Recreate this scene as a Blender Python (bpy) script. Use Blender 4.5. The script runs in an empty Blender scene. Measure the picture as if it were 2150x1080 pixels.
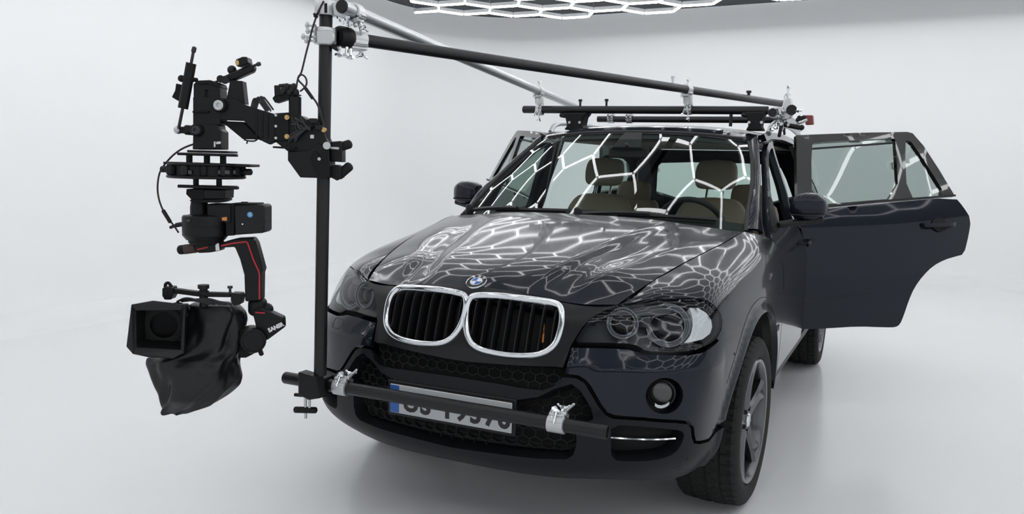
import bpy, bmesh, math, random
import numpy as np
from mathutils import Vector, Matrix
from mathutils.geometry import delaunay_2d_cdt
random.seed(5); rng=np.random.default_rng(5)
SC=bpy.context.scene
# ------------------------------------------------------------------ camera
FPX=1736.47; CAMP=np.array([1.4951,-3.5908,1.4440]); YAW,PITCH,ROLL=.44886,.11164,.02431
def cam_axes():
    cy,sy=math.cos(YAW),math.sin(YAW);cp,sp=math.cos(PITCH),math.sin(PITCH)
    f=np.array([-sy*cp,cy*cp,-sp]);r=np.array([cy,sy,0.]);u=np.cross(r,f)
    cr,sr=math.cos(ROLL),math.sin(ROLL)
    return np.array([cr*r+sr*u,-sr*r+cr*u,f])
CM=cam_axes()
cd=bpy.data.cameras.new('camera');cd.sensor_width=36;cd.lens=FPX*36/2150;cd.clip_start=.05;cd.clip_end=200
co=bpy.data.objects.new('camera',cd);SC.collection.objects.link(co)
m=Matrix.Identity(4)
for i in range(3):
    m[i][0]=CM[0][i];m[i][1]=CM[1][i];m[i][2]=-CM[2][i];m[i][3]=CAMP[i]
co.matrix_world=m;SC.camera=co
# ------------------------------------------------------------------ light and exposure
W=bpy.data.worlds.new('studio');SC.world=W;W.use_nodes=True
bg=W.node_tree.nodes['Background'];bg.inputs[0].default_value=(.93,.97,1.0,1);bg.inputs[1].default_value=.84
LED_STRENGTH=9.0
SC.view_settings.view_transform='Standard';SC.view_settings.look='None';SC.view_settings.exposure=.08;SC.view_settings.gamma=1.0
SC.view_settings.use_curve_mapping=False
# ------------------------------------------------------------------ materials
MATS={}
def mat(name,col,rough=.5,metal=0.,coat=0.,coat_rough=.05,spec=.5,emit=None,strength=0.):
    m=bpy.data.materials.new(name);m.use_nodes=True;b=m.node_tree.nodes['Principled BSDF']
    b.inputs['Base Color'].default_value=(*col,1);b.inputs['Roughness'].default_value=rough;b.inputs['Metallic'].default_value=metal
    b.inputs['Coat Weight'].default_value=coat;b.inputs['Coat Roughness'].default_value=coat_rough;b.inputs['Specular IOR Level'].default_value=spec
    if emit: b.inputs['Emission Color'].default_value=(*emit,1);b.inputs['Emission Strength'].default_value=strength
    MATS[name]=m;return m
def noise_rough(m,scale,lo,hi,bump=0.,bscale=None,dist=.002,detail=3):
    nt=m.node_tree;b=nt.nodes['Principled BSDF'];tc=nt.nodes.new('ShaderNodeTexCoord')
    n=nt.nodes.new('ShaderNodeTexNoise');n.inputs['Scale'].default_value=scale;n.inputs['Detail'].default_value=detail
    nt.links.new(tc.outputs['Object'],n.inputs['Vector'])
    r=nt.nodes.new('ShaderNodeMapRange');r.inputs[3].default_value=lo;r.inputs[4].default_value=hi
    nt.links.new(n.outputs['Fac'],r.inputs[0]);nt.links.new(r.outputs[0],b.inputs['Roughness'])
    if bump:
        n2=nt.nodes.new('ShaderNodeTexNoise');n2.inputs['Scale'].default_value=bscale or scale;n2.inputs['Detail'].default_value=4
        nt.links.new(tc.outputs['Object'],n2.inputs['Vector'])
        bp=nt.nodes.new('ShaderNodeBump');bp.inputs['Strength'].default_value=bump;bp.inputs['Distance'].default_value=dist
        nt.links.new(n2.outputs['Fac'],bp.inputs['Height']);nt.links.new(bp.outputs[0],b.inputs['Normal'])
    return m
def glass_mat(name,tint,rough=0.,ior=1.5,dark=0.):
    """thin pane: tinted straight-through light plus a mirror reflection by Fresnel"""
    m=bpy.data.materials.new(name);m.use_nodes=True;nt=m.node_tree;nt.nodes.clear()
    o=nt.nodes.new('ShaderNodeOutputMaterial');mx=nt.nodes.new('ShaderNodeMixShader');t=nt.nodes.new('ShaderNodeBsdfTransparent');g=nt.nodes.new('ShaderNodeBsdfGlossy')
    # Schlick reflectance, the same from both faces of the pane
    f0=((ior-1)/(ior+1))**2*1.25;lw=nt.nodes.new('ShaderNodeLayerWeight');pw=nt.nodes.new('ShaderNodeMath');pw.operation='POWER';pw.inputs[1].default_value=5.
    f=nt.nodes.new('ShaderNodeMath');f.operation='MULTIPLY_ADD';f.inputs[1].default_value=1-f0;f.inputs[2].default_value=f0
    nt.links.new(lw.outputs['Facing'],pw.inputs[0]);nt.links.new(pw.outputs[0],f.inputs[0])
    t.inputs[0].default_value=(*tint,1);g.inputs['Roughness'].default_value=rough
    nt.links.new(f.outputs[0],mx.inputs[0]);nt.links.new(t.outputs[0],mx.inputs[1]);nt.links.new(g.outputs[0],mx.inputs[2]);nt.links.new(mx.outputs[0],o.inputs[0])
    MATS[name]=m;return m
paint=mat('car paint',(.010,.0135,.021),.27,.45,.66,.055);paint.node_tree.nodes['Principled BSDF'].inputs['Coat IOR'].default_value=1.34;paint.node_tree.nodes['Principled BSDF'].inputs['Specular IOR Level'].default_value=.12
gloss_black=mat('gloss black',(.003,.003,.0035),.25,0,.8,.02)
paint_low=mat('lower trim paint',(.009,.0105,.013),.5,.2,.15,.2,spec=.15)
fascia_p=mat('nose paint',(.0045,.005,.006),.45,.1,.25,.2,spec=.25)
plastic=mat('black plastic',(.006,.006,.007),.5,spec=.35);noise_rough(plastic,60,.42,.6)
matte=mat('matt black',(.0035,.0035,.004),.8)
rubber=mat('tyre rubber',(.012,.012,.012),.75,spec=.3);noise_rough(rubber,40,.65,.85,.15,200,.001)
seal=mat('seal rubber',(.006,.006,.007),.6)
chrome=mat('chrome',(.75,.77,.8),.09,1.);noise_rough(chrome,90,.05,.2)
alloy=mat('wheel alloy',(.11,.113,.12),.3,.9,.4,.1);noise_rough(alloy,30,.25,.38)
alloy_d=mat('dark alloy',(.05,.05,.055),.4,.8)
steel=mat('cast aluminium',(.55,.56,.57),.34,.85);noise_rough(steel,70,.25,.5,.25,180,.0015)
white_band=mat('pale band metal',(.62,.63,.63),.42,.45);noise_rough(white_band,40,.35,.5)
silver=mat('silver tube metal',(.50,.52,.54),.33,.8);noise_rough(silver,25,.28,.42)
tubeb=mat('black tube paint',(.006,.0065,.008),.34,spec=.4);noise_rough(tubeb,25,.32,.46)
rigblk=mat('anodised black',(.0055,.0055,.006),.42,.1,spec=.28);noise_rough(rigblk,50,.36,.52)
rigdark=mat('dull black',(.004,.004,.0045),.6,spec=.25)
brass=mat('brass',(.55,.38,.16),.35,.9)
cover=mat('rain cover cloth',(.006,.0065,.0075),.42,spec=.4);noise_rough(cover,14,.30,.5,.3,26,.007)
red=mat('red stripe',(.42,.012,.02),.4)
redtag=mat('red lamp plastic',(.17,.025,.028),.5)
orange=mat('amber plastic',(.65,.22,.05),.4)
blue=mat('blue plastic',(.03,.12,.42),.4)
white=mat('white print',(.75,.76,.77),.5)
plate_m=mat('plate white',(.50,.515,.53),.45)
glyph=mat('plate letters',(.012,.012,.014),.5)
leather=mat('brown leather',(.24,.18,.135),.55);noise_rough(leather,120,.48,.65,.15,300,.001)
trimd=mat('interior dark trim',(.012,.012,.013),.6)
trimb=mat('interior beige trim',(.22,.19,.15),.7)
lampglass=mat('lamp ring reflector',(.16,.168,.18),.3,.7)
indic=mat('indicator optics',(.72,.73,.73),.3,.0);noise_rough(indic,180,.15,.5,.8,90,.004)
lamp_in=mat('lamp housing grey',(.055,.06,.065),.4,.4)
lens_m=mat('projector lens',(.012,.013,.015),.12,spec=.35)
black_glass=mat('black lens glass',(.002,.002,.0025),.35,spec=.1)
SC.cycles.diffuse_bounces=6
glass_ws=glass_mat('windscreen glass',(.70,.80,.755),0.,1.52)
glass_d=glass_mat('door glass',(.40,.47,.44),0.,1.52)
glass_h=glass_mat('lamp cover',(.86,.88,.90),.05,1.36)
led=mat('led tube',(.8,.8,.8),.5,emit=(.98,.99,1.),strength=LED_STRENGTH)
led_body=mat('led housing',(.62,.63,.64),.4)
ceil_m=mat('ceiling dark paint',(.055,.060,.064),.85)
floor_m=mat('white epoxy floor',(.86,.872,.885),.18,spec=.45);noise_rough(floor_m,1.3,.15,.21)
wall_m=mat('white cove paint',(.885,.895,.905),.7,spec=.45)
_nt=wall_m.node_tree;_tc=_nt.nodes.new('ShaderNodeTexCoord');_sx=_nt.nodes.new('ShaderNodeSeparateXYZ');_mr=_nt.nodes.new('ShaderNodeMapRange')
_mr.inputs[1].default_value=0.;_mr.inputs[2].default_value=.5;_mr.inputs[3].default_value=.18;_mr.inputs[4].default_value=.75
_nt.links.new(_tc.outputs['Object'],_sx.inputs[0]);_nt.links.new(_sx.outputs[2],_mr.inputs[0]);_nt.links.new(_mr.outputs[0],_nt.nodes['Principled BSDF'].inputs['Roughness'])
cable_m=mat('cable rubber',(.010,.010,.011),.5)
# ---- surfaces
def nat(x,y):
    # natural cubic spline second derivs; y: (n,...) 
    n=len(x);h=np.diff(x);A=np.zeros((n,n));B=np.zeros((n,)+y.shape[1:])
    A[0,0]=A[-1,-1]=1
    for i in range(1,n-1):
        A[i,i-1]=h[i-1];A[i,i]=2*(h[i-1]+h[i]);A[i,i+1]=h[i]
        B[i]=6*((y[i+1]-y[i])/h[i]-(y[i]-y[i-1])/h[i-1])
    return np.linalg.solve(A,B.reshape(n,-1)).reshape(B.shape)
def basis(x,q):
    """matrix W (len(q),n) so that value = W@y for natural spline"""
    x=np.asarray(x,float);q=np.clip(np.asarray(q,float),x[0]-.3,x[-1]+.3);n=len(x)
    S=nat(x,np.eye(n))
    i=np.clip(np.searchsorted(x,q)-1,0,n-2);h=x[i+1]-x[i];a=(x[i+1]-q)/h;b=1-a
    W=np.zeros((len(q),n));k=np.arange(len(q))
    W[k,i]+=a;W[k,i+1]+=b
    W+=((a**3-a)*h*h/6)[:,None]*S[i]+((b**3-b)*h*h/6)[:,None]*S[i+1]
    return W
class Surf:
    def __init__(s,ctrl,u=None,v=None,disp=None):
        s.c=np.array(ctrl,float);d=s.c
        def kn(e): # mean chord lengths
            return np.r_[0,np.cumsum(e)]
        s.u=np.array(u,float) if u is not None else kn(np.linalg.norm(np.diff(d,axis=0),axis=2).mean(1))
        s.v=np.array(v,float) if v is not None else kn(np.linalg.norm(np.diff(d,axis=1),axis=2).mean(0))
        s.disp=disp
    def raw(s,uv):
        uv=np.atleast_2d(uv);return np.einsum('ka,kb,abc->kc',basis(s.u,uv[:,0]),basis(s.v,uv[:,1]),s.c)
    def nrm0(s,uv,e=2e-3):
        uv=np.atleast_2d(uv);du=np.array([e,0]);dv=np.array([0,e])
        n=np.cross(s.raw(uv+du)-s.raw(uv-du),s.raw(uv+dv)-s.raw(uv-dv));return n/np.maximum(np.linalg.norm(n,axis=1),1e-12)[:,None]
    def __call__(s,uv):
        p=s.raw(uv)
        if s.disp is not None: p=p+s.nrm0(uv)*s.disp(np.atleast_2d(uv),p)[:,None]
        return p
    def nrm(s,uv,e=2e-3):
        if s.disp is None: return s.nrm0(uv)
        uv=np.atleast_2d(uv);du=np.array([e,0]);dv=np.array([0,e])
        n=np.cross(s(uv+du)-s(uv-du),s(uv+dv)-s(uv-dv));return n/np.maximum(np.linalg.norm(n,axis=1),1e-12)[:,None]
    def inv(s,fn,tgt):
        """uv with fn(P)=tgt (2 comps); fn maps (k,3)->(k,2)"""
        U=np.linspace(s.u[0],s.u[-1],70);V=np.linspace(s.v[0],s.v[-1],50);g=np.array([(a,b) for a in U for b in V])
        G=fn(s.raw(g));n=s.nrm0(g);out=[]
        for t in np.atleast_2d(tgt):
            d=((G-t)**2).sum(1)
            if getattr(s,'face',None) is not None: d=d+1e9*(~s.face(s.raw(g),n))
            q=g[np.argmin(d)].copy()
            for _ in range(12):
                f=fn(s.raw(q))[0]-t;e=1e-4
                J=np.c_[(fn(s.raw(q+[e,0]))[0]-t-f)/e,(fn(s.raw(q+[0,e]))[0]-t-f)/e]
                st=np.linalg.lstsq(J,-f,rcond=1e-4)[0];q=q+np.clip(st,-.08,.08)
            out.append(q)
        return np.array(out)
SKH=[
[(0,-.90,.30),(0,-.965,.36),(0,-.985,.46),(0,-.98,.56),(0,-.955,.64),(0,-.925,.75),(0,-.885,.85),(0,-.86,.93),(0,-.82,.975)],
[(.2,-.895,.30),(.2,-.955,.36),(.2,-.975,.46),(.2,-.972,.56),(.2,-.945,.64),(.2,-.912,.75),(.2,-.875,.85),(.2,-.85,.925),(.2,-.812,.966)],
[(.4,-.865,.303),(.4,-.93,.365),(.4,-.95,.46),(.4,-.948,.565),(.4,-.925,.65),(.4,-.88,.75),(.4,-.845,.84),(.4,-.82,.90),(.4,-.787,.938)],
[(.55,-.81,.307),(.56,-.88,.37),(.56,-.90,.465),(.56,-.898,.57),(.56,-.875,.66),(.56,-.83,.76),(.565,-.79,.845),(.56,-.765,.905),(.551,-.735,.943)],
[(.70,-.71,.298),(.73,-.78,.37),(.74,-.81,.47),(.74,-.803,.575),(.743,-.78,.665),(.745,-.74,.76),(.73,-.69,.85),(.695,-.643,.953),(.61,-.565,1.0)],
[(.79,-.60,.295),(.83,-.665,.375),(.842,-.685,.475),(.847,-.68,.58),(.853,-.655,.67),(.855,-.62,.77),(.835,-.585,.87),(.78,-.54,.967),(.64,-.44,1.03)],
[(.84,-.43,.315),(.88,-.465,.385),(.893,-.475,.48),(.903,-.475,.59),(.91,-.465,.68),(.908,-.455,.78),(.885,-.43,.90),(.825,-.40,.995),(.672,-.30,1.058)],
[(.875,-.2,.32),(.915,-.2,.385),(.932,-.2,.48),(.942,-.2,.59),(.945,-.2,.69),(.94,-.195,.80),(.917,-.18,.92),(.86,-.16,1.02),(.71,-.11,1.088)],
[(.90,.1,.31),(.94,.1,.38),(.955,.1,.48),(.962,.1,.59),(.962,.1,.69),(.958,.11,.82),(.94,.115,.95),(.888,.125,1.047),(.755,.13,1.122)],
[(.90,.5,.30),(.935,.5,.38),(.948,.5,.48),(.955,.5,.59),(.957,.5,.69),(.957,.5,.84),(.945,.49,.98),(.905,.47,1.08),(.79,.40,1.157)],
[(.90,.75,.30),(.935,.75,.38),(.948,.75,.48),(.955,.75,.59),(.957,.75,.69),(.957,.75,.84),(.945,.75,.98),(.908,.75,1.085),(.82,.70,1.18)],
]
def mirc(cols): return [[(-p[0],p[1],p[2]) for p in c] for c in cols[:0:-1]]+cols
_h=np.array(SKH);_uk=np.r_[0,np.cumsum(np.linalg.norm(np.diff(_h[:,3],axis=0),axis=1))]
ARCH=.467
def skin_disp(uv,p):
    # rolled lip round the wheel opening
    r=np.hypot(p[:,1],p[:,2]-.369);f=np.clip(1-(r-ARCH)/.05,0,1);f=f*f*(3-2*f)
    z=p[:,2];sh=np.where(z>.725,np.clip(1-(z-.725)/.075,0,1),np.clip(1-(.725-z)/.16,0,1)**2)
    sh=sh*np.clip((np.abs(p[:,0])-.40)/.06,0,1)*np.clip((-p[:,1]-.50)/.12,0,1)
    return .014*f*(np.abs(p[:,0])>.8)+.017*sh
skin=Surf(mirc(SKH),u=np.r_[-_uk[:0:-1],_uk],disp=skin_disp)
skin.sharp=None
# bonnet: rows front->rear, columns centre->shut line
HC=[(-.82,.975),(-.765,1.004),(-.62,1.052),(-.40,1.098),(-.14,1.144),(.10,1.184),(.25,1.206)]
HE=[(.551,-.735,.943),(.567,-.69,.960),(.60,-.585,.993),(.637,-.444,1.029),(.69,-.21,1.073),(.757,.14,1.124),(.786,.36,1.153)]
HF=[(0,-.82,.975),(.2,-.812,.966),(.4,-.787,.938),(.551,-.735,.943)]
def hood_ctrl():
    S=[0,.2,.4,.6,.8,.93,1.0];cols=[]
    fr=np.array(HF)
    for s in S:
        col=[]
        for j,((yc,zc),(xe,ye,ze)) in enumerate(zip(HC,HE)):
            x=xe*s;w=abs(s)**2.4
            y=yc+(ye-yc)*s*s;z=zc+(ze-zc)*w
            if j==0: y=np.interp(x,fr[:,0],fr[:,1]);z=np.interp(x,fr[:,0],fr[:,2])
            if j==1:
                y0=np.interp(x,fr[:,0],fr[:,1]);z0=np.interp(x,fr[:,0],fr[:,2]);y=y0+.055-.01*s*s;z=z0+.029-.012*w
            col.append((x,y,z))
        cols.append(col)
    return cols
_hc=hood_ctrl()
_hu=np.array([0,.2,.4,.6,.8,.93,1.0])*.68
def sst(a,b,x):
    t=np.clip((x-a)/(b-a),0,1);return t*t*(3-2*t)
def hood_disp(uv,p):
    ax=np.abs(p[:,0]);y=p[:,1]
    t=(y+.8)/1.05
    xi=.215+.20*t           # inner crease of the centre dome
    xo=.36+.40*t           # outer crease
    up=sst(-.80,-.62,y)*(.35+.65*sst(.3,-.5,y))
    d=-.012*sst(xi-.006,xi+.05+.05*t,ax)*(1-sst(xo-.05-.13*t,xo+.012,ax))
    d=d+.004*np.exp(-(ax/.10)**2)*0
    return d*up
hood=Surf(mirc(_hc),u=np.r_[-_hu[:0:-1],_hu],disp=hood_disp)
# windscreen, bottom->top
WE=[(.782,.47,1.150),(.765,.585,1.220),(.738,.82,1.36),(.70,1.02,1.478),(.668,1.14,1.55),(.64,1.225,1.60)]
WC=[(.31,1.178),(.465,1.268),(.69,1.400),(.885,1.512),(1.01,1.583),(1.11,1.640)]
def blend(C,E,S,pw=2.3,py=2.2): return [[(e[0]*s,c[0]+(e[1]-c[0])*s**py,c[1]+(e[2]-c[1])*s**pw) for c,e in zip(C,E)] for s in S]
_S=[0,.3,.6,.85,1.]
_wu=np.array(_S)*.72
wind=Surf(mirc(blend(WC,WE,_S,2.4,2.3)),u=np.r_[-_wu[:0:-1],_wu])
RC=[(1.11,1.640),(1.25,1.670),(1.45,1.700),(2.0,1.722),(2.8,1.706),(3.4,1.655)]
RE=[(.64,1.225,1.60),(.655,1.34,1.635),(.675,1.52,1.655),(.685,2.05,1.668),(.68,2.8,1.65),(.65,3.3,1.60)]
roof=Surf(mirc(blend(RC,RE,_S,2.4,2.3)),u=np.r_[-_wu[:0:-1],_wu])
# body side: y columns, rows bottom->roof
def sidecol(y,dx=0,db=0,top=.69,tz=1.645):
    return [(.90+dx,y,.30),(.935+dx,y,.38),(.948+dx,y,.48),(.955+dx,y,.59),(.957+dx,y,.69),(.957+dx,y,.84),(.946+dx,y,.98),(.915+dx,y,1.06+db),(.875+dx,y,1.135+db),
            (.875+dx+(top-.875-dx)*.38,y,1.135+(tz-1.135)*.4+db*.5),(.875+dx+(top-.875-dx)*.75,y,1.135+(tz-1.135)*.75),(top,y,tz)]
SD=[sidecol(.45,0,0,.70,1.60),sidecol(.9,0,.004,.705,1.61),sidecol(1.4,0,.01,.71,1.63),sidecol(2.0,0,.018,.715,1.64),sidecol(2.6,.004,.03,.71,1.63),sidecol(3.1,0,.04,.69,1.60),sidecol(3.5,-.03,.05,.66,1.55),sidecol(3.85,-.12,.05,.58,1.46)]
def side_disp(uv,p):
    r=np.hypot(p[:,1]-2.933,p[:,2]-.369);f=np.clip(1-(r-ARCH)/.05,0,1);f=f*f*(3-2*f)
    r=np.hypot(p[:,1],p[:,2]-.369);g=np.clip(1-(r-ARCH)/.05,0,1);g=g*g*(3-2*g)
    return .012*(f+g)
side=Surf(SD,u=[.45,.9,1.4,2.0,2.6,3.1,3.5,3.85],v=[.30,.39,.49,.60,.70,.85,.99,1.08,1.165,1.39,1.56,1.68],disp=side_disp)
# panel outlines in surface coordinates
TRC={'headlight':[[0.429,0.583],[0.4403,0.6247],[0.4587,0.6846],[0.4773,0.7386],[0.5001,0.7929],[0.5278,0.8308],[0.5713,0.8466],[0.6676,0.7801],[0.795,0.7322],[0.9037,0.7237],[0.9742,0.7129],[1.0232,0.6926],[1.0634,0.6615],[1.0843,0.6336],[1.084,0.6106],[1.0618,0.5867],[1.0111,0.5655],[0.9545,0.5506],[0.9025,0.5414],[0.8537,0.5406],[0.7697,0.5528],[0.6953,0.5558],[0.6711,0.5674],[0.6464,0.5809],[0.5824,0.5811],[0.4988,0.5817]],'bumper_top':[[0.427,0.5614],[0.5276,0.5597],[0.6293,0.5577],[0.6744,0.5436],[0.7044,0.5376],[0.7707,0.5363],[0.8603,0.5244],[0.9196,0.5255],[0.9763,0.5385],[1.0447,0.5553],[1.0965,0.5765]],'bumper_bot':[[1.1593,0.1888],[1.0456,0.1592],[0.9854,0.1669],[0.9507,0.1757],[0.9394,0.2],[0.9296,0.2347],[0.9068,0.259],[0.8457,0.2738],[0.7179,0.2916],[0.6165,0.3006],[0.5907,0.3103],[0.5662,0.3384],[0.5212,0.4031],[0.5011,0.4247],[0.473,0.4415],[0.4215,0.4509]],'trim_top':[[0.0393,0.4013],[0.1845,0.3979],[0.279,0.3905],[0.3519,0.388],[0.3848,0.4022],[0.3984,0.4246],[0.4166,0.4397],[0.4657,0.4342],[0.4992,0.4157],[0.5605,0.33],[0.5865,0.3018],[0.6124,0.2903],[0.7186,0.2831],[0.8467,0.2649],[0.901,0.2512],[0.9173,0.2337],[0.9266,0.1974],[0.9402,0.171],[0.9804,0.1582],[1.0526,0.1476],[1.1578,0.1778]],'intake':[[0.0014,0.3029],[0.1971,0.325],[0.3389,0.3578],[0.3954,0.3916],[0.4526,0.4105],[0.4868,0.3856],[0.5312,0.3244],[0.5429,0.2871],[0.5109,0.2652],[0.4853,0.2326],[0.4861,0.1886],[0.4759,0.1524],[0.4533,0.134],[0.331,0.1258],[0.1642,0.1219],[-0.0038,0.1158]],'side_intake':[[0.6074,0.2661],[0.7204,0.259],[0.8492,0.2382],[0.8865,0.2198],[0.8785,0.1855],[0.8552,0.1572],[0.8165,0.1406],[0.7607,0.1326],[0.6723,0.1316],[0.6128,0.1365],[0.6113,0.2011]],'fog':[[0.8553,0.3594],[0.856,0.3431],[0.8512,0.3285],[0.8415,0.3167],[0.8278,0.3082],[0.8114,0.3035],[0.7936,0.3029],[0.7757,0.3062],[0.7587,0.3134],[0.7438,0.3239],[0.7317,0.3372],[0.7231,0.3524],[0.7185,0.3687],[0.7183,0.3853],[0.7222,0.401],[0.7303,0.4148],[0.7419,0.4255],[0.7564,0.432],[0.7729,0.4336],[0.7906,0.43],[0.8082,0.4215],[0.8247,0.409],[0.8388,0.3935],[0.8494,0.3766]],'fascia_side':[[0.5576,0.8179],[0.5239,0.8073],[0.4971,0.7667],[0.4729,0.7117],[0.4516,0.6557],[0.4339,0.5965],[0.4241,0.5698],[0.4216,0.5406],[0.4119,0.4754],[0.3817,0.4783],[0.22,0.4697],[0.0499,0.4631],[0.0159,0.4626]],'mesh':[[0.0159,0.4626],[0.0499,0.4631],[0.22,0.4697],[0.3817,0.4783],[0.4119,0.4754],[0.4128,0.4509],[0.3907,0.4189],[0.3471,0.3951],[0.2777,0.3978],[0.1834,0.405],[0.0382,0.4087]],'kid':[[0.0129,0.742],[0.0392,0.7551],[0.1067,0.7676],[0.202,0.7752],[0.2922,0.8019],[0.3366,0.8125],[0.3592,0.7882],[0.3738,0.7299],[0.3796,0.672],[0.3754,0.6052],[0.3662,0.568],[0.3439,0.5395],[0.3114,0.5204],[0.2594,0.5096],[0.1868,0.5057],[0.1103,0.512],[0.0695,0.5226],[0.0393,0.5444],[0.0163,0.5857],[0.003,0.6446],[0.0013,0.6973]],'washer':[[0.631,0.519],[0.6515,0.5267],[0.6853,0.5267],[0.7065,0.5211],[0.7019,0.4807],[0.6849,0.4721],[0.6465,0.4748],[0.6312,0.4881]],'proj_in':[0.6016,0.6946],'proj_out':[0.7995,0.6593],'mid':[0.6987,0.6843],'fogc':[0.7834,0.3711],'fogchr':[0.7873,0.3235],'repeater':[1.8582,0.6346],'badge2':[2.0756,0.3989],'chromeL':[0.601,0.2167],'chromeR':[0.8519,0.2023],'sensor1':[0.8839,0.077],'sensor2':[0.9047,0.1188],'indicator':[[0.9055,0.7019],[0.9545,0.6953],[1.0024,0.6664],[1.0287,0.6343],[1.0266,0.6062],[0.9993,0.586],[0.9394,0.577],[0.8753,0.5813],[0.8467,0.5849],[0.879,0.6117],[0.897,0.6412],[0.9031,0.6709]],'lid':[[0.5484,0.8048],[0.621,0.7825],[0.7898,0.7217],[0.8947,0.7131],[0.8741,0.702],[0.8227,0.6917],[0.7572,0.6877],[0.6562,0.7081],[0.5314,0.7778]],'amberstrip':[[0.2977,0.7174],[0.3046,0.7199],[0.3188,0.5809],[0.3088,0.5754]],'d_low':[[-0.0398,1.1983],[0.165,1.2234],[0.5476,1.2599],[1.0946,1.3059],[1.1433,1.2443],[1.1827,1.1707],[1.1416,1.0529],[1.1073,0.95],[1.0482,0.9381],[0.9617,0.9176],[0.8772,0.8793],[0.8067,0.8173],[0.7509,0.7434],[0.7189,0.6629],[0.6951,0.573],[0.6755,0.5128],[0.644,0.4952],[0.5768,0.4964],[0.3769,0.5061],[0.1822,0.4977],[0.0219,0.4948],[-0.0234,0.5016],[-0.0578,0.8786]],'d_up':[[0.0348,1.666],[0.4695,1.6947],[0.8302,1.7122],[0.8692,1.7044],[0.9343,1.6268],[1.0185,1.4746],[1.0956,1.3119],[0.5489,1.2686],[0.1661,1.2319],[-0.0387,1.2068]],'d_win':[[0.1272,1.6068],[0.1607,1.6255],[0.4589,1.6492],[0.7229,1.6693],[0.7322,1.6514],[0.6736,1.2937],[0.3832,1.2692],[0.0645,1.242]],'d_quart':[[0.7984,1.6533],[0.8315,1.6604],[0.8639,1.6248],[0.9483,1.4731],[1.0262,1.3138],[0.8935,1.3058],[0.7346,1.2946]],'d_bar':[[0.1226,1.5831],[0.7361,1.6394]],'d_handle':[[0.8037,1.1323],[1.0311,1.14]],'d_hrec':[[0.9267,1.1333]],'d_mold':[[0.0205,0.6825],[0.4811,0.7071]]}
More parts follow.
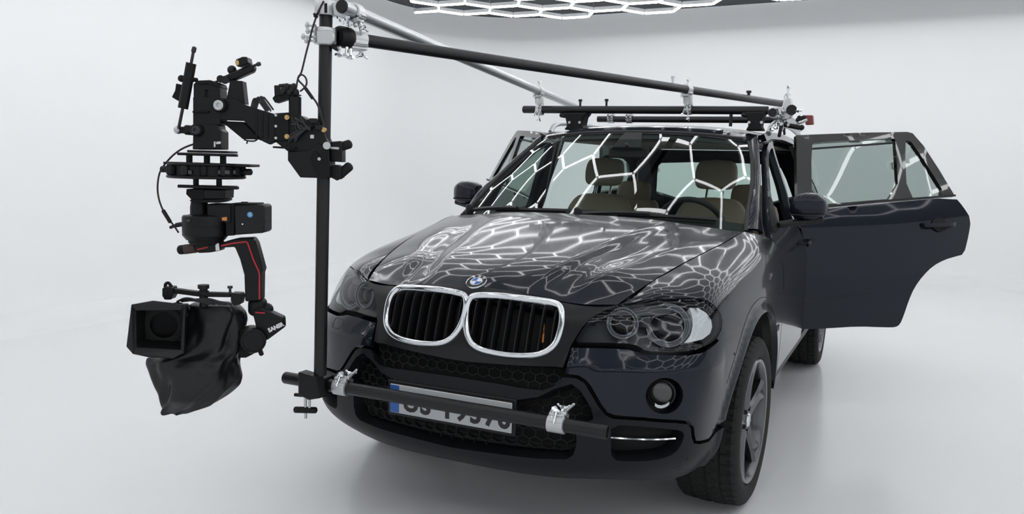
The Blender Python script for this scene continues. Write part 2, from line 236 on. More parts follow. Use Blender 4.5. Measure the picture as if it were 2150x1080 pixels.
# ------------------------------------------------------------------ scene helpers
COL=SC.collection
def link(o,parent=None):
    COL.objects.link(o)
    if parent: o.parent=parent
    return o
def tag(o,label=None,cat=None,group=None,kind=None):
    if label:o['label']=label
    if cat:o['category']=cat
    if group:o['group']=group
    if kind:o['kind']=kind
    return o
def thing(name,loc,label,cat,group=None,rz=0.):
    o=bpy.data.objects.new(name,None);o.location=loc;o.rotation_euler=(0,0,rz);o.empty_display_size=.1
    return tag(link(o),label,cat,group)
def local(o):
    """world->parent-local offset for things whose parts are modelled in world coordinates"""
    return np.array(o.location)
def V(a): return np.array(a,float)
def unit(a): a=V(a);return a/np.linalg.norm(a)
def frame(d,up=(0,0,1)):
    d=unit(d);u=V(up)
    if abs(d@u)>.98:u=V((1,0,0))
    x=unit(np.cross(u,d));y=np.cross(d,x);return x,y,d
class MB:
    def __init__(s): s.v=[];s.f=[];s.m=[];s.n=0
    def add(s,v,f,mi=0):
        v=np.asarray(v,float).reshape(-1,3);s.v.append(v);s.f+= [tuple(i+s.n for i in q) for q in f];s.m+=[mi]*len(f);s.n+=len(v);return s
    def box(s,c,sz,ax=None,mi=0):
        h=V(sz)/2;X=V(ax) if ax is not None else np.eye(3);P=[V(c)+sum(k*hh*a for k,hh,a in zip(q,h,X)) for q in [(-1,-1,-1),(1,-1,-1),(1,1,-1),(-1,1,-1),(-1,-1,1),(1,-1,1),(1,1,1),(-1,1,1)]]
        fl=[(0,3,2,1),(4,5,6,7),(0,1,5,4),(1,2,6,5),(2,3,7,6),(3,0,4,7)]
        if np.linalg.det(X)<0: fl=[q[::-1] for q in fl]
        return s.add(P,fl,mi)
    def lathe(s,o,d,prof,seg=32,mi=0,up=(0,0,1),arc=None):
        """prof: list of (r,h) along axis d"""
        x,y,z=frame(d,up);n=len(prof);full=arc is None;A=np.linspace(0,2*np.pi,seg,endpoint=False) if full else np.linspace(arc[0],arc[1],seg)
        P=[V(o)+z*h+r*(x*math.cos(a)+y*math.sin(a)) for a in A for r,h in prof];F=[]
        for i in range(seg if full else seg-1):
            j=(i+1)%seg
            for k in range(n-1): F.append((i*n+k,j*n+k,j*n+k+1,i*n+k+1))
        return s.add(P,F,mi)
    def cyl(s,a,b,r,seg=20,mi=0,r2=None,cap=True):
        a=V(a);b=V(b);L=np.linalg.norm(b-a);r2=r if r2 is None else r2
        pr=[(r,0),(r2,L)]
        if cap: pr=[(1e-5,0)]+pr+[(1e-5,L)]
        return s.lathe(a,b-a,pr,seg,mi)
    def capsule(s,a,b,r,seg=16,mi=0,r2=None):
        a=V(a);b=V(b);L=np.linalg.norm(b-a);r2=r2 or r;T=np.linspace(0,np.pi/2,6)
        pr=[(max(r*math.sin(t),1e-5),-r*math.cos(t)*.7) for t in T]+[(max(r2*math.cos(t),1e-5),L+r2*math.sin(t)*.7) for t in T]
        return s.lathe(a,b-a,pr,seg,mi)
    def ball(s,c,r,mi=0,seg=16,sc=(1,1,1)):
        T=np.linspace(0,np.pi,seg//2+1);P=[];F=[];n=len(T)
        for i in range(seg):
            a=2*np.pi*i/seg
            for t in T:P.append(V(c)+V((max(math.sin(t),1e-4)*math.cos(a)*sc[0],max(math.sin(t),1e-4)*math.sin(a)*sc[1],-math.cos(t)*sc[2]))*r)
        for i in range(seg):
            j=(i+1)%seg
            for k in range(n-1):F.append((i*n+k,j*n+k,j*n+k+1,i*n+k+1))
        return s.add(P,F,mi)
    def sweep(s,path,sec,closed=False,mi=0,up=(0,0,1),caps=True,nrm=None):
        """sec: 2-D section points (side,up) carried along path"""
        P=V(path);n=len(P);k=len(sec);out=[]
        T=np.roll(P,-1,0)-np.roll(P,1,0) if closed else np.gradient(P,axis=0)
        pn=None
        for i in range(n):
            t=unit(T[i])
            if nrm is not None: y=unit(V(nrm[i])-t*(t@V(nrm[i])));x=np.cross(y,t)
            elif pn is None: x,y,_=frame(t,up);
            else: x=unit(pn-t*(t@pn));y=np.cross(t,x)
            if nrm is None: pn=x
            out+=[P[i]+x*a+y*b for a,b in sec]
        F=[]
        for i in range(n if closed else n-1):
            j=(i+1)%n
            for q in range(k):
                r=(q+1)%k;F.append((i*k+q,i*k+r,j*k+r,j*k+q))
        if caps and not closed: F+=[tuple(range(k))[::-1],tuple((n-1)*k+q for q in range(k))]
        return s.add(out,F,mi)
    def tube(s,path,r,seg=12,closed=False,mi=0):
        return s.sweep(path,[(r*math.cos(a),r*math.sin(a)) for a in np.linspace(0,2*np.pi,seg,endpoint=False)],closed,mi)
    def prism(s,pts,off,mi=0,caps=True):
        """closed 3-D outline extruded by vector off"""
        P=V(pts);n=len(P);N=sum(np.cross(P[i]-P[0],P[(i+1)%n]-P[0]) for i in range(n))
        if N@V(off)>0:P=P[::-1]
        F=[tuple(range(n)),tuple(range(2*n-1,n-1,-1))]+[((i+1)%n,i,n+i,n+(i+1)%n) for i in range(n)]
        return s.add(np.r_[P,P+V(off)],F,mi)
    def build(s,name,mats,parent=None,bevel=0.,sharp=35,smooth=True,seg=2,sub=0):
        me=bpy.data.meshes.new(name);v=np.concatenate(s.v)
        if parent is not None: v=v-np.array(parent.matrix_world_pos if hasattr(parent,'matrix_world_pos') else PPOS.get(parent.name,(0,0,0)))
        me.from_pydata(v.tolist(),[],s.f)
        for mm in (mats if isinstance(mats,(list,tuple)) else [mats]): me.materials.append(mm)
        me.polygons.foreach_set('material_index',s.m)
        bm=bmesh.new();bm.from_mesh(me);bmesh.ops.remove_doubles(bm,verts=bm.verts,dist=2e-5);bmesh.ops.recalc_face_normals(bm,faces=bm.faces);bm.to_mesh(me);bm.free()
        me.polygons.foreach_set('use_smooth',[smooth]*len(me.polygons))
        if smooth: me.set_sharp_from_angle(angle=math.radians(sharp))
        o=bpy.data.objects.new(name,me);link(o,parent)
        PPOS[o.name]=PPOS.get(parent.name,(0,0,0)) if parent is not None else (0,0,0)
        if bevel:
            b=o.modifiers.new('bevel','BEVEL');b.width=bevel;b.segments=seg;b.limit_method='ANGLE';b.angle_limit=math.radians(40);b.harden_normals=False
        if sub:
            b=o.modifiers.new('sub','SUBSURF');b.levels=sub;b.render_levels=sub
        return o
PPOS={}
def world_thing(name,loc,label,cat,group=None):
    o=thing(name,tuple(float(a) for a in loc),label,cat,group);PPOS[o.name]=tuple(float(a) for a in loc);return o
def mirror_obj(o,parent):
    """a copy reflected across the car's centre plane"""
    me=o.data.copy();n=len(me.vertices);co=np.empty(n*3);me.vertices.foreach_get('co',co);co=co.reshape(-1,3)
    base=PPOS.get(o.parent.name,(0,0,0)) if o.parent else (0,0,0);nb=PPOS.get(parent.name,(0,0,0)) if parent else (0,0,0)
    co=(co+base)*[-1,1,1]-nb;me.vertices.foreach_set('co',co.ravel());
    me.flip_normals()
    c=bpy.data.objects.new(o.name.split('.')[0],me);link(c,parent);PPOS[c.name]=nb
    for md in o.modifiers:
        k=c.modifiers.new(md.name,md.type)
        for a in ('width','segments','limit_method','angle_limit','levels','render_levels'):
            if hasattr(md,a):setattr(k,a,getattr(md,a))
    return c
def chaikin(p,n=2,closed=True):
    p=V(p)
    for _ in range(n):
        q=np.roll(p,-1,0) if closed else p[1:];a=p if closed else p[:-1]
        r=np.empty((2*len(a),p.shape[1]));r[0::2]=.75*a+.25*q;r[1::2]=.25*a+.75*q
        p=r if closed else np.r_[p[:1],r,p[-1:]]
    return p
def densify(p,h,closed=True):
    p=V(p);out=[]
    n=len(p)
    for i in range(n if closed else n-1):
        a=p[i];b=p[(i+1)%n];k=max(1,int(math.ceil(np.linalg.norm(b-a)/h)))
        out+=[a+(b-a)*t/k for t in range(k)]
    if not closed: out.append(p[-1])
    return V(out)
def inpoly(P,poly):
    x,y=P[:,0],P[:,1];r=np.zeros(len(P),bool);n=len(poly)
    for i in range(n):
        x1,y1=poly[i];x2,y2=poly[(i+1)%n]
        if y1==y2:continue
        c=((y1>y)!=(y2>y))&(x<(x2-x1)*(y-y1)/(y2-y1)+x1);r^=c
    return r
def shrink(poly,d):
    """move a closed uv outline inwards by d (gap between panels)"""
    p=V(poly);A=.5*np.sum(p[:,0]*np.roll(p[:,1],-1)-np.roll(p[:,0],-1)*p[:,1]);t=np.roll(p,-1,0)-np.roll(p,1,0)
    n=np.c_[-t[:,1],t[:,0]];n/=np.maximum(np.linalg.norm(n,axis=1),1e-9)[:,None]
    return p+n*d*(1 if A>0 else -1)
def panel(name,surf,outline,mats,parent,holes=(),res=.022,depth=.018,off=0.,gap=.0018,mir=False,hole_depth=None,flip=False,back=False):
    """a body panel cut from a smooth surface: its outline is given in the surface's own coordinates, it gets analytic normals and a turned-in edge"""
    h=res*.6
    loops=[densify(shrink(outline,gap),h)]+[densify(shrink(q,-gap),h) for q in holes]
    B=np.concatenate(loops);lo,hi=B.min(0),B.max(0)
    gx,gy=np.meshgrid(np.arange(lo[0]+res*.37,hi[0],res),np.arange(lo[1]+res*.41,hi[1],res));G=np.c_[gx.ravel(),gy.ravel()]
    def inside(P):
        r=inpoly(P,loops[0])
        for q in loops[1:]: r&=~inpoly(P,q)
        return r
    G=G[inside(G)]
    keep=np.ones(len(G),bool)
    for i in range(0,len(G),400): keep[i:i+400]=(((G[i:i+400,None]-B[None])**2).sum(2).min(1)>(.5*res)**2)
    G=G[keep];pts=np.r_[B,G];edges=[];k=0
    for L in loops:
        n=len(L);edges+=[(k+i,k+(i+1)%n) for i in range(n)];k+=n
    r=delaunay_2d_cdt([Vector((float(a),float(b))) for a,b in pts],edges,[],0,1e-7,True)
    pv=np.array([tuple(q) for q in r[0]]);tri=np.array([tuple(t) for t in r[2]])
    tri=tri[inside(pv[tri].mean(1))]
    a,b,c=pv[tri[:,0]],pv[tri[:,1]],pv[tri[:,2]];sg=(b[:,0]-a[:,0])*(c[:,1]-a[:,1])-(b[:,1]-a[:,1])*(c[:,0]-a[:,0])
    tri[sg<0]=tri[sg<0][:,::-1]
    orig={}
    for i,l in enumerate(r[3]):
        for q in l: orig[q]=i
    N=surf.nrm(pv)*(-1 if flip else 1);P=surf(pv)+N*off
    if flip: tri=tri[:,::-1]
    nv=len(P);verts=[P];norms=[];faces=[tuple(t) for t in tri]
    for t in tri: norms+= [N[t[0]],N[t[1]],N[t[2]]]
    k=0;base=nv;extra=[]
    for li,L in enumerate(loops):
        n=len(L);ids=[orig[k+i] for i in range(n)];k+=n
        A=.5*np.sum(L[:,0]*np.roll(L[:,1],-1)-np.roll(L[:,0],-1)*L[:,1]);ccw=(A>0)
        if li>0: ccw=not ccw
        if flip: ccw=not ccw
        d=depth if li==0 or hole_depth is None else hole_depth
        extra.append(P[ids]-N[ids]*d)
        for i in range(n):
            j=(i+1)%n;q=(ids[i],base+i,base+j,ids[j]) if ccw else (ids[j],base+j,base+i,ids[i])
            X=[P[ids[i]],extra[-1][i],extra[-1][j]]
            fn=np.cross(X[1]-X[0],X[2]-X[0]);fn=fn/max(np.linalg.norm(fn),1e-12)*(1 if ccw else -1)
            faces.append(q);norms+=[fn]*4
        base+=n
    if back:
        faces+= [tuple(t[::-1]+base) for t in tri];extra.append(P-N*depth)
        for t in tri: norms+=[-N[t[2]],-N[t[1]],-N[t[0]]]
    verts=np.concatenate([P]+extra)-np.array(PPOS.get(parent.name,(0,0,0)))
    def mk(vv,ff,nn):
        me=bpy.data.meshes.new(name);me.from_pydata(vv.tolist(),[],[tuple(int(x) for x in q) for q in ff])
        for mm in (mats if isinstance(mats,(list,tuple)) else [mats]): me.materials.append(mm)
        me.polygons.foreach_set('use_smooth',[True]*len(me.polygons))
        me.normals_split_custom_set([tuple(float(z) for z in q) for q in nn])
        o=bpy.data.objects.new(name,me);link(o,parent);PPOS[o.name]=PPOS.get(parent.name,(0,0,0));return o
    o=mk(verts,faces,norms)
    if not mir: return o
    base_=np.array(PPOS.get(parent.name,(0,0,0)))
    v2=(verts+base_)*[-1,1,1]-base_;f2=[];n2=[];i=0
    for q in faces:
        f2.append(tuple(q)[::-1]);n2+=[V(z)*[-1,1,1] for z in norms[i:i+len(q)][::-1]];i+=len(q)
    return o,mk(v2,f2,n2)
def ray(px,py):
    return CAMP,CM.T@np.array([(px-1075)/FPX,(540-py)/FPX,1.])
def text_mesh(txt,size,name,m,parent,org,xa,ya,depth=.001,bold=0.,align='CENTER'):
    cu=bpy.data.curves.new(name,'FONT');cu.body=txt;cu.size=size;cu.extrude=depth;cu.align_x=align;cu.align_y='CENTER';cu.offset=bold;cu.resolution_u=3
    o=bpy.data.objects.new(name,cu);COL.objects.link(o);dg=bpy.context.evaluated_depsgraph_get();dg.update()
    me=bpy.data.meshes.new_from_object(o.evaluated_get(dg));bpy.data.objects.remove(o);bpy.data.curves.remove(cu);me.name=name
    n=len(me.vertices);co_=np.empty(n*3);me.vertices.foreach_get('co',co_);co_=co_.reshape(-1,3)
    X=unit(xa);Y=unit(ya);Z=np.cross(X,Y);w=V(org)+co_[:,:1]*X+co_[:,1:2]*Y+co_[:,2:3]*Z-np.array(PPOS.get(parent.name,(0,0,0)))
    me.vertices.foreach_set('co',w.ravel());me.materials.clear();me.materials.append(m)
    o=bpy.data.objects.new(name,me);link(o,parent);PPOS[o.name]=PPOS.get(parent.name,(0,0,0));return o
# ------------------------------------------------------------------ the car
CAR=world_thing('car',(0,1.4,0),'dark blue-black SUV with both rear doors open, standing on the white studio floor','car')
def both(l,r): return l
def fyz(P): return P[:,1:3]
skin.face=lambda p,n:(p[:,0]>.8)&(p[:,1]>-.75)
side.face=lambda p,n:np.ones(len(p),bool)
def T(k): return V(TRC[k])
def mirr(q): q=V(q).copy();q[:,0]*=-1;return q[::-1]
def skin_u(y,v):       # u on the left flank where the skin reaches a given y
    uu=np.linspace(0,skin.u[-1],400);yy=skin(np.c_[uu,np.full(400,v)]);k=np.where(yy[:,0]>.3)[0];return np.interp(y,yy[k,1],uu[k])
VT=skin.v[-1]
# bonnet
uh=hood.u[-1];vh=hood.v[-1]
ol=np.r_[np.c_[np.linspace(-uh,uh,60),np.full(60,0.)],np.c_[np.full(29,uh),np.linspace(0,vh,30)[1:]],np.c_[np.linspace(uh,-uh,60)[1:],np.full(59,vh)],np.c_[np.full(28,-uh),np.linspace(vh,0,30)[1:-1]]]
bonnet=panel('bonnet',hood,ol,paint,CAR,res=.02,depth=.03,gap=.0022)
# front fenders
def arc(s,cy,R,a0,a1,n=18):
    A=np.radians(np.linspace(a0,a1,n));return s.inv(fyz,np.c_[cy+R*np.cos(A),.369+R*np.sin(A)])
RC_=.472
hl=T('headlight')
hp=hl[6:18]               # top and outer edge of the lamp, from the shut-line corner outwards
bt=T('bumper_top')
a_f=arc(skin,0,RC_,133,12,22);af_bot=skin.inv(fyz,[(RC_*.985,.40)])
seam_end=arc(skin,0,RC_,136,133,2)[:1]
ucor=skin_u(-.735,VT)
uc=np.interp(.551,skin(np.c_[np.linspace(.3,1,200),np.full(200,VT)])[:,0],np.linspace(.3,1,200))
ud=skin_u(.60,skin.v[5]);utop=skin_u(.37,VT)
dl=skin.inv(fyz,[(.60,.42),(.60,.70),(.60,.95),(.585,1.06)])
fo=np.r_[[(uc,VT)],hp,bt[-1:]*.4+hp[-1:]*.6,seam_end,a_f,af_bot,dl,[(skin_u(.60,skin.v[7]+.03),skin.v[7]+.03)],[(utop+.10,VT-.05)],[(utop+.02,VT)],np.c_[np.linspace(utop,uc,16)[1:-1],np.full(14,VT)]]
panel('front_fender',skin,fo,paint,CAR,res=.022,depth=.028,mir=True,gap=.0022)
# bumper upper corners with fog lamp opening
bb=T('bumper_bot');ab=arc(skin,0,RC_,137,165,10)
bo=np.r_[bt,seam_end,ab,bb[1:]]
fogu=T('fog')
bump=panel('front_bumper',skin,bo,paint,CAR,holes=[fogu],res=.02,depth=.028,mir=True,hole_depth=.045)
# nose between the lamps, with the two grille openings
fs=T('fascia_side')
right=np.r_[np.c_[np.linspace(0,uc,20),np.full(20,VT)],fs]
fo2=np.r_[right[1:],mirr(right)[:-1]] if False else np.r_[right,mirr(right)[1:-1]]
kid=chaikin(T('kid'),2)
fascia=panel('nose_panel',skin,fo2,fascia_p,CAR,holes=[kid,mirr(kid)],res=.02,depth=.03,hole_depth=.06)
# honeycomb strips and lower trim
def hexnet(name,poly,cell,off,parent,w=.0032,ext=1.):
    lo,hi=poly.min(0),poly.max(0);E=set();P={}
    dx=cell*math.sqrt(3)*ext;dy=cell*1.5
    for r in range(int((hi[1]-lo[1])/dy)+3):
        for c_ in range(int((hi[0]-lo[0])/dx)+3):
            cx=lo[0]-dx/2+c_*dx+(r%2)*dx/2;cy=lo[1]-dy/2+r*dy;L=[]
            for a in range(6):
                p=(cx+cell*ext*math.sin(math.pi*a/3),cy+cell*math.cos(math.pi*a/3));k=(round(p[0],3),round(p[1],3));P[k]=p;L.append(k)
            for a in range(6): E.add(tuple(sorted((L[a],L[(a+1)%6]))))
    keys=list(P);I=inpoly(V([P[k] for k in keys]),poly);ok={k for k,i in zip(keys,I) if i};b=MB()
    q=[e for e in E if e[0] in ok and e[1] in ok]
    A=V([P[e[0]] for e in q]);B=V([P[e[1]] for e in q]);NA=skin.nrm(A);NB=skin.nrm(B);PA=skin(A)+NA*off;PB=skin(B)+NB*off
    for a,c_,na in zip(PA,PB,NA): b.sweep([a,c_],[(-w/2,-.012),(w/2,-.012),(w/2,.004),(-w/2,.004)],nrm=[na,na])
    return b.build(name,matte,parent,smooth=False)
ms=T('mesh');mo=np.r_[ms[:1]*[0,1],ms,ms[-1:]*[0,1]];
mfull=np.r_[ms,mirr(ms)]
panel('grille_backing',skin,shrink(mfull,-.012),matte,CAR,res=.04,depth=.01,off=-.075)
hexnet('grille_mesh',shrink(mfull,-.008),.021,-.03,CAR,ext=1.25)
tt=T('trim_top');ta=arc(skin,0,RC_,168,184,6)
ub=skin_u(-.455,0);tr=np.r_[tt,ta,np.c_[np.linspace(ub,0,30),np.zeros(30)]]
tfull=np.r_[tr[:-1],mirr(tr)[1:]]
inr=T('intake');ifull=np.r_[inr,mirr(inr)];si=chaikin(T('side_intake'),1)
panel('lower_trim',skin,tfull,paint_low,CAR,holes=[ifull,si,mirr(si)],res=.02,depth=.03,hole_depth=.065)
panel('grille_backing',skin,shrink(ifull,-.01),matte,CAR,res=.04,depth=.01,off=-.11)
hexnet('grille_mesh',shrink(ifull,-.004),.024,-.05,CAR,ext=1.2)
panel('side_intake_backing',skin,shrink(si,-.008),matte,CAR,res=.03,depth=.01,off=-.066,mir=True)
# chrome blade in each side intake
b=MB();k=np.linspace(0,1,14);q=np.c_[T('chromeL')[0]+(T('chromeR')[0]-T('chromeL')[0])*k,T('chromeL')[1]+(T('chromeR')[1]-T('chromeL')[1])*k]
pp=skin(q)-skin.nrm(q)*.012
b.sweep(pp,[(-.004,-.03),(.004,-.03),(.004,.006),(0,.010),(-.004,.006)],nrm=skin.nrm(q))
bl=b.build('intake_blade',chrome,CAR);mirror_obj(bl,CAR)
# kidneys
def kidney(poly):
    P=densify(poly,.012);pos=skin(P);N=skin.nrm(P)
    b=MB();sec=[(-.012,-.03),(.012,-.03),(.013,.004),(.009,.013),(0,.017),(-.009,.013),(-.013,.004)]
    b.sweep(pos,sec,closed=True,nrm=N);return b.build('kidney_frame',chrome,CAR,sharp=50)
for pol,sgn in ((kid,1),(mirr(kid),-1)):
    fr_=kidney(pol)
    panel('kidney_backing',skin,shrink(pol,-.006),matte,CAR,res=.04,depth=.01,off=-.085)
    u0,u1=pol[:,0].min(),pol[:,0].max()
    for i in range(8):
        u=u0+(u1-u0)*(i+.75)/8.4;vv=np.linspace(pol[:,1].min(),pol[:,1].max(),120);ins=vv[inpoly(np.c_[np.full(120,u),vv],pol)]
        if len(ins)<4: continue
        q=np.c_[np.full(12,u),np.linspace(ins[0],ins[-1],12)];n=skin.nrm(q);p=skin(q)-n*.010
        bow=np.sin(np.linspace(0,np.pi,12))*.006;p=p+n*bow[:,None]
        b=MB();b.sweep(p,[(-.0035,-.045),(.0035,-.045),(.0045,-.004),(.002,.003),(-.002,.003),(-.0045,-.004)],nrm=n);b.build('kidney_slat',plastic,fr_)
q=T('amberstrip');panel('amber_reflector',skin,q,orange,CAR,res=.01,depth=.004,off=-.03)
# emblem on the bonnet
def hoodpt(x,y):
    hood.face=lambda p,n:np.ones(len(p),bool)
    q=hood.inv(lambda P:P[:,:2],[(x,y)]);return hood(q)[0],hood.nrm(q)[0]
ep,en=hoodpt(0,-.797);xa=V((1,0,0));ya=unit(np.cross(en,xa));xa=np.cross(ya,en)
b=MB();ax=(ep,en)
b.lathe(ep,en,[(1e-5,.004),(.0385,.004),(.0405,.006),(.0415,.004),(.0415,-.004)],48,0)
em=b.build('emblem',[chrome],bonnet)
b=MB();b.lathe(ep,en,[(.0255,.0046),(.0385,.0046)],48,0);b.build('emblem_ring',fascia_p,em)
for k in range(4):
    b=MB();A=np.linspace(k*np.pi/2,(k+1)*np.pi/2,12);P=[ep+en*.0048]+[ep+en*.0048+(xa*math.cos(a)+ya*math.sin(a))*.0225 for a in A];b.prism(P,en*.0006);b.build('emblem_quarter',[white,blue][k%2] if k%2==0 else blue,em,smooth=False)
b=MB();b.lathe(ep,en,[(.0225,.005),(.0235,.0062),(.0255,.0062),(.0262,.005)],48,0);b.build('emblem_inner_ring',chrome,em)
for ch,a in (('B',130),('M',90),('W',50)):
    r=math.radians(a);d=xa*math.cos(r)+ya*math.sin(r);t=np.cross(d,en)
    text_mesh(ch,.014,'emblem_letter',white,em,ep+d*.032+en*.0052,t,d,.0004,.0003)
# headlamps
hlv=panel('headlight_lens',skin,chaikin(hl,1),glass_h,CAR,res=.022,depth=.012,mir=True)
housing=panel('headlight_housing',skin,shrink(chaikin(hl,1),.003),lamp_in,CAR,res=.03,depth=-.075,off=-.085,mir=True)
def lampunit(key,R,rl,back,parent,mirr_,bez=True):
    q=T(key)[None];p=skin(q)[0];n=skin.nrm(q)[0];d=unit(n*.5+V((.12,-1,.02)));sg=V((-1,1,1)) if mirr_ else V((1,1,1))
    p=(p-n*back)*sg;d=d*sg;b=MB()
    b.lathe(p,d,[(R*.98,-.03),(R,.008),(R*.97,.014),(R*.90,.014),(R*.88,.006),(R*.80,.004),(R*.78,.010),(R*.72,.010),(R*.70,-.004),(rl*1.04,-.012)],40)
    b.build('projector_ring',lampglass,parent,sharp=30)
    b=MB();A=np.linspace(0,np.pi/2,8);b.lathe(p,d,[(rl*math.cos(a)+1e-5,-.014+.022*math.sin(a)) for a in A],32);b.build('projector_lens',lens_m,parent)
def eyelid(key,off,mm,parent_pair,depth=.012,res=.02):
    a,b_=panel(key[1],skin,T(key[0]),mm,CAR,res=res,depth=depth,off=off,mir=True)
    for o,p in ((a,parent_pair[0]),(b_,parent_pair[1])): o.parent=p
for i,mm in enumerate((False,True)):
    lampunit('proj_in',.060,.040,.045,housing[i],mm);lampunit('proj_out',.083,.060,.05,housing[i],mm)
    q=T('mid')[None];p=(skin(q)[0]-skin.nrm(q)[0]*.05)*(V((-1,1,1)) if mm else 1)
    b=MB();b.box(p,(.05,.03,.045));b.build('lamp_bridge',lamp_in,housing[i],bevel=.005)
eyelid(('indicator','indicator'),-.02,indic,housing,.03)
eyelid(('lid','lamp_lid'),-.022,lamp_in,housing,.02)
# fog lamps
def foglamp(m_):
    sg=V((-1,1,1)) if m_ else V((1,1,1))
    q=T('fogc')[None];p=(skin(q)[0]-skin.nrm(q)[0]*.03)*sg;d=unit(V((.25,-1,0)))*sg
    b=MB();b.lathe(p,d,[(1e-5,-.04),(.13,-.04)],32);
    c_=b;b=MB();b.lathe(p,d,[(.043,-.03),(.045,.004),(.047,.008),(.051,.005),(.053,-.03)],40);r=b.build('fog_lamp',seal,CAR)
    b=MB();A=np.linspace(0,np.pi/2,8);b.lathe(p,d,[(.043*math.cos(a)+1e-5,-.004+.010*math.sin(a)) for a in A],36);b.build('fog_lens',lens_fog,r)
    return r
lens_fog=mat('fog lens',(.045,.043,.042),.2,.5,1.,0.)
for mm in (False,True): foglamp(mm)
fogc=panel('fog_recess',skin,shrink(fogu,-.012),seal,CAR,res=.03,depth=.008,off=-.055,mir=True)
q=T('fogchr');qq=V([(q[0]+.036*math.sin(a),q[1]+.012-.012*math.cos(a)*1.0+s) for a,s in [(-.9,0),(-.45,-.004),(0,-.006),(.45,-.004),(.9,0),(.9,.014),(.45,.010),(0,.008),(-.45,.010),(-.9,.014)]])
panel('fog_trim',skin,qq,steel,CAR,res=.012,depth=.01,off=-.012,mir=True)
for mm in (1,-1):
    for R_,nm in ((.535,'arch_trim_line'),):
        q=arc(skin,0,R_,150,25,30);pos=skin(q);N=skin.nrm(q);b=MB();b.sweep(pos*V((mm,1,1)),[(-.0016,-.004),(.0016,-.004),(.0016,.0008),(-.0016,.0008)],nrm=N*V((mm,1,1)));b.build(nm,seal,CAR,smooth=False)
# washer flap and parking sensors
def groove(name,poly,parent,w=.0016,mir_=True,m_=seal):
    P=densify(chaikin(poly,2),.006);pos=skin(P);N=skin.nrm(P);b=MB();b.sweep(pos,[(-w,-.004),(w,-.004),(w,.0006),(-w,.0006)],closed=True,nrm=N);o=b.build(name,m_,parent,smooth=False)
    if mir_: mirror_obj(o,CAR)
groove('washer_flap',T('washer'),CAR)
for k in ('sensor1','sensor2'):
    c_=T(k);groove('parking_sensor',[(c_[0]+.012*math.cos(a),c_[1]+.012*math.sin(a)) for a in np.linspace(0,2*np.pi,12,endpoint=False)],CAR,.0011)
# side repeater and vent trim on the wing
q=T('repeater');panel('side_repeater',skin,V([(q[0]-.035,q[1]-.012),(q[0]+.03,q[1]-.004),(q[0]+.035,q[1]+.006),(q[0]-.005,q[1]+.013)]),lampglass,CAR,res=.012,depth=.006,off=.006,mir=True)
q=T('badge2');panel('wing_badge',skin,V([(q[0]-.07,q[1]-.012),(q[0]+.05,q[1]-.012),(q[0]+.05,q[1]+.012),(q[0]-.06,q[1]+.012)]),plastic,CAR,res=.012,depth=.006,off=.004,mir=True)
# number plate
px=.26;yf=-.995;zc=.541
b=MB();b.box((0,yf+.010,zc),(.545,.014,.136));pl_b=b.build('licence_plate',plastic,CAR,bevel=.004)
b=MB();b.box((0,yf,zc),(.52,.006,.112));plw=b.build('plate_face',plate_m,pl_b,bevel=.003)
b=MB();b.box((-px+.022,yf-.0035,zc),(.040,.002,.106));b.build('plate_band',blue,pl_b)
for ch,xq in zip('US19376',(-.165,-.100,-.005,.055,.115,.175,.230)): text_mesh(ch,.100,'plate_letter',glyph,pl_b,(xq,yf-.004,zc-.009),(1,0,0),(0,0,1),.0006,.0035)
# wheel-arch liners, bulkhead, and unseen boxes added to keep daylight out of the body
for sx in (1,-1):
    for cy in (0,2.933):
        b=MB();b.lathe((sx*.60,cy,.369),(sx,0,0),[(.12,0),(.45,0.0),(.455,.02),(.455,.31)],40,arc=(math.radians(2),math.radians(178)),up=(0,1,0) if False else (0,0,1));
        o=b.build('wheel_liner',matte,CAR)
b=MB();b.prism([(-.62,-.62,.42),(.62,-.62,.42),(.62,.5,.42),(.84,.55,.42),(.84,2.4,.42),(.62,2.45,.42),(.62,3.4,.42),(.6,3.7,.42),(-.6,3.7,.42),(-.62,3.4,.42),(-.62,2.45,.42),(-.84,2.4,.42),(-.84,.55,.42),(-.62,.5,.42)],(0,0,-.14));b.build('underbody_light_stop',matte,CAR,smooth=False)  # unseen black underbody slab, added to stop light leaking in
b=MB();b.box((0,-.15,.64),(1.15,.95,.42));b.build('bonnet_light_stop',matte,CAR)  # unseen black box added under the bonnet against light leaks
b=MB();b.box((0,.46,.78),(1.62,.04,.64));b.build('bulkhead',matte,CAR)
# ------------------------------------------------------------------ body sides
def S(pts): return side.inv(fyz,pts)
AP=[(.66,1.13),(.69,1.235),(.894,1.36),(1.118,1.495),(1.243,1.568),(1.371,1.632)]
APx=[.835,.812,.771,.723,.696,.659]
in_edge=wind(np.c_[np.full(6,wind.u[-1]),np.linspace(.03,wind.v[-1],6)])
outp=V([(x,y,z) for x,(y,z) in zip(APx,AP)])
outp[-1]=(.672,1.36,1.64)
cr=np.cross(outp-in_edge,np.gradient(in_edge,axis=0));cr/=np.linalg.norm(cr,axis=1)[:,None]
if cr[2,2]<0: cr=-cr
pill=Surf([list(map(tuple,in_edge-cr*.004)),list(map(tuple,in_edge*.72+outp*.28+cr*.016)),list(map(tuple,in_edge*.3+outp*.7+cr*.018)),list(map(tuple,outp))])
P_=pill;ou=[(0,0),(P_.u[-1],0),(P_.u[-1],P_.v[-1]),(0,P_.v[-1])]
panel('a_pillar',pill,densify(ou,.03),paint,CAR,res=.02,depth=.02,gap=0,mir=True,flip=bool(pill.nrm([[P_.u[-1]/2,.4]])[0,2]<0))
door_o=[(.603,.455),(.60,.70),(.60,1.04),(.62,1.115),(.70,1.20),(.90,1.335),(1.12,1.470),(1.30,1.568),(1.42,1.605),(1.56,1.622),(1.565,1.2),(1.565,.455)]
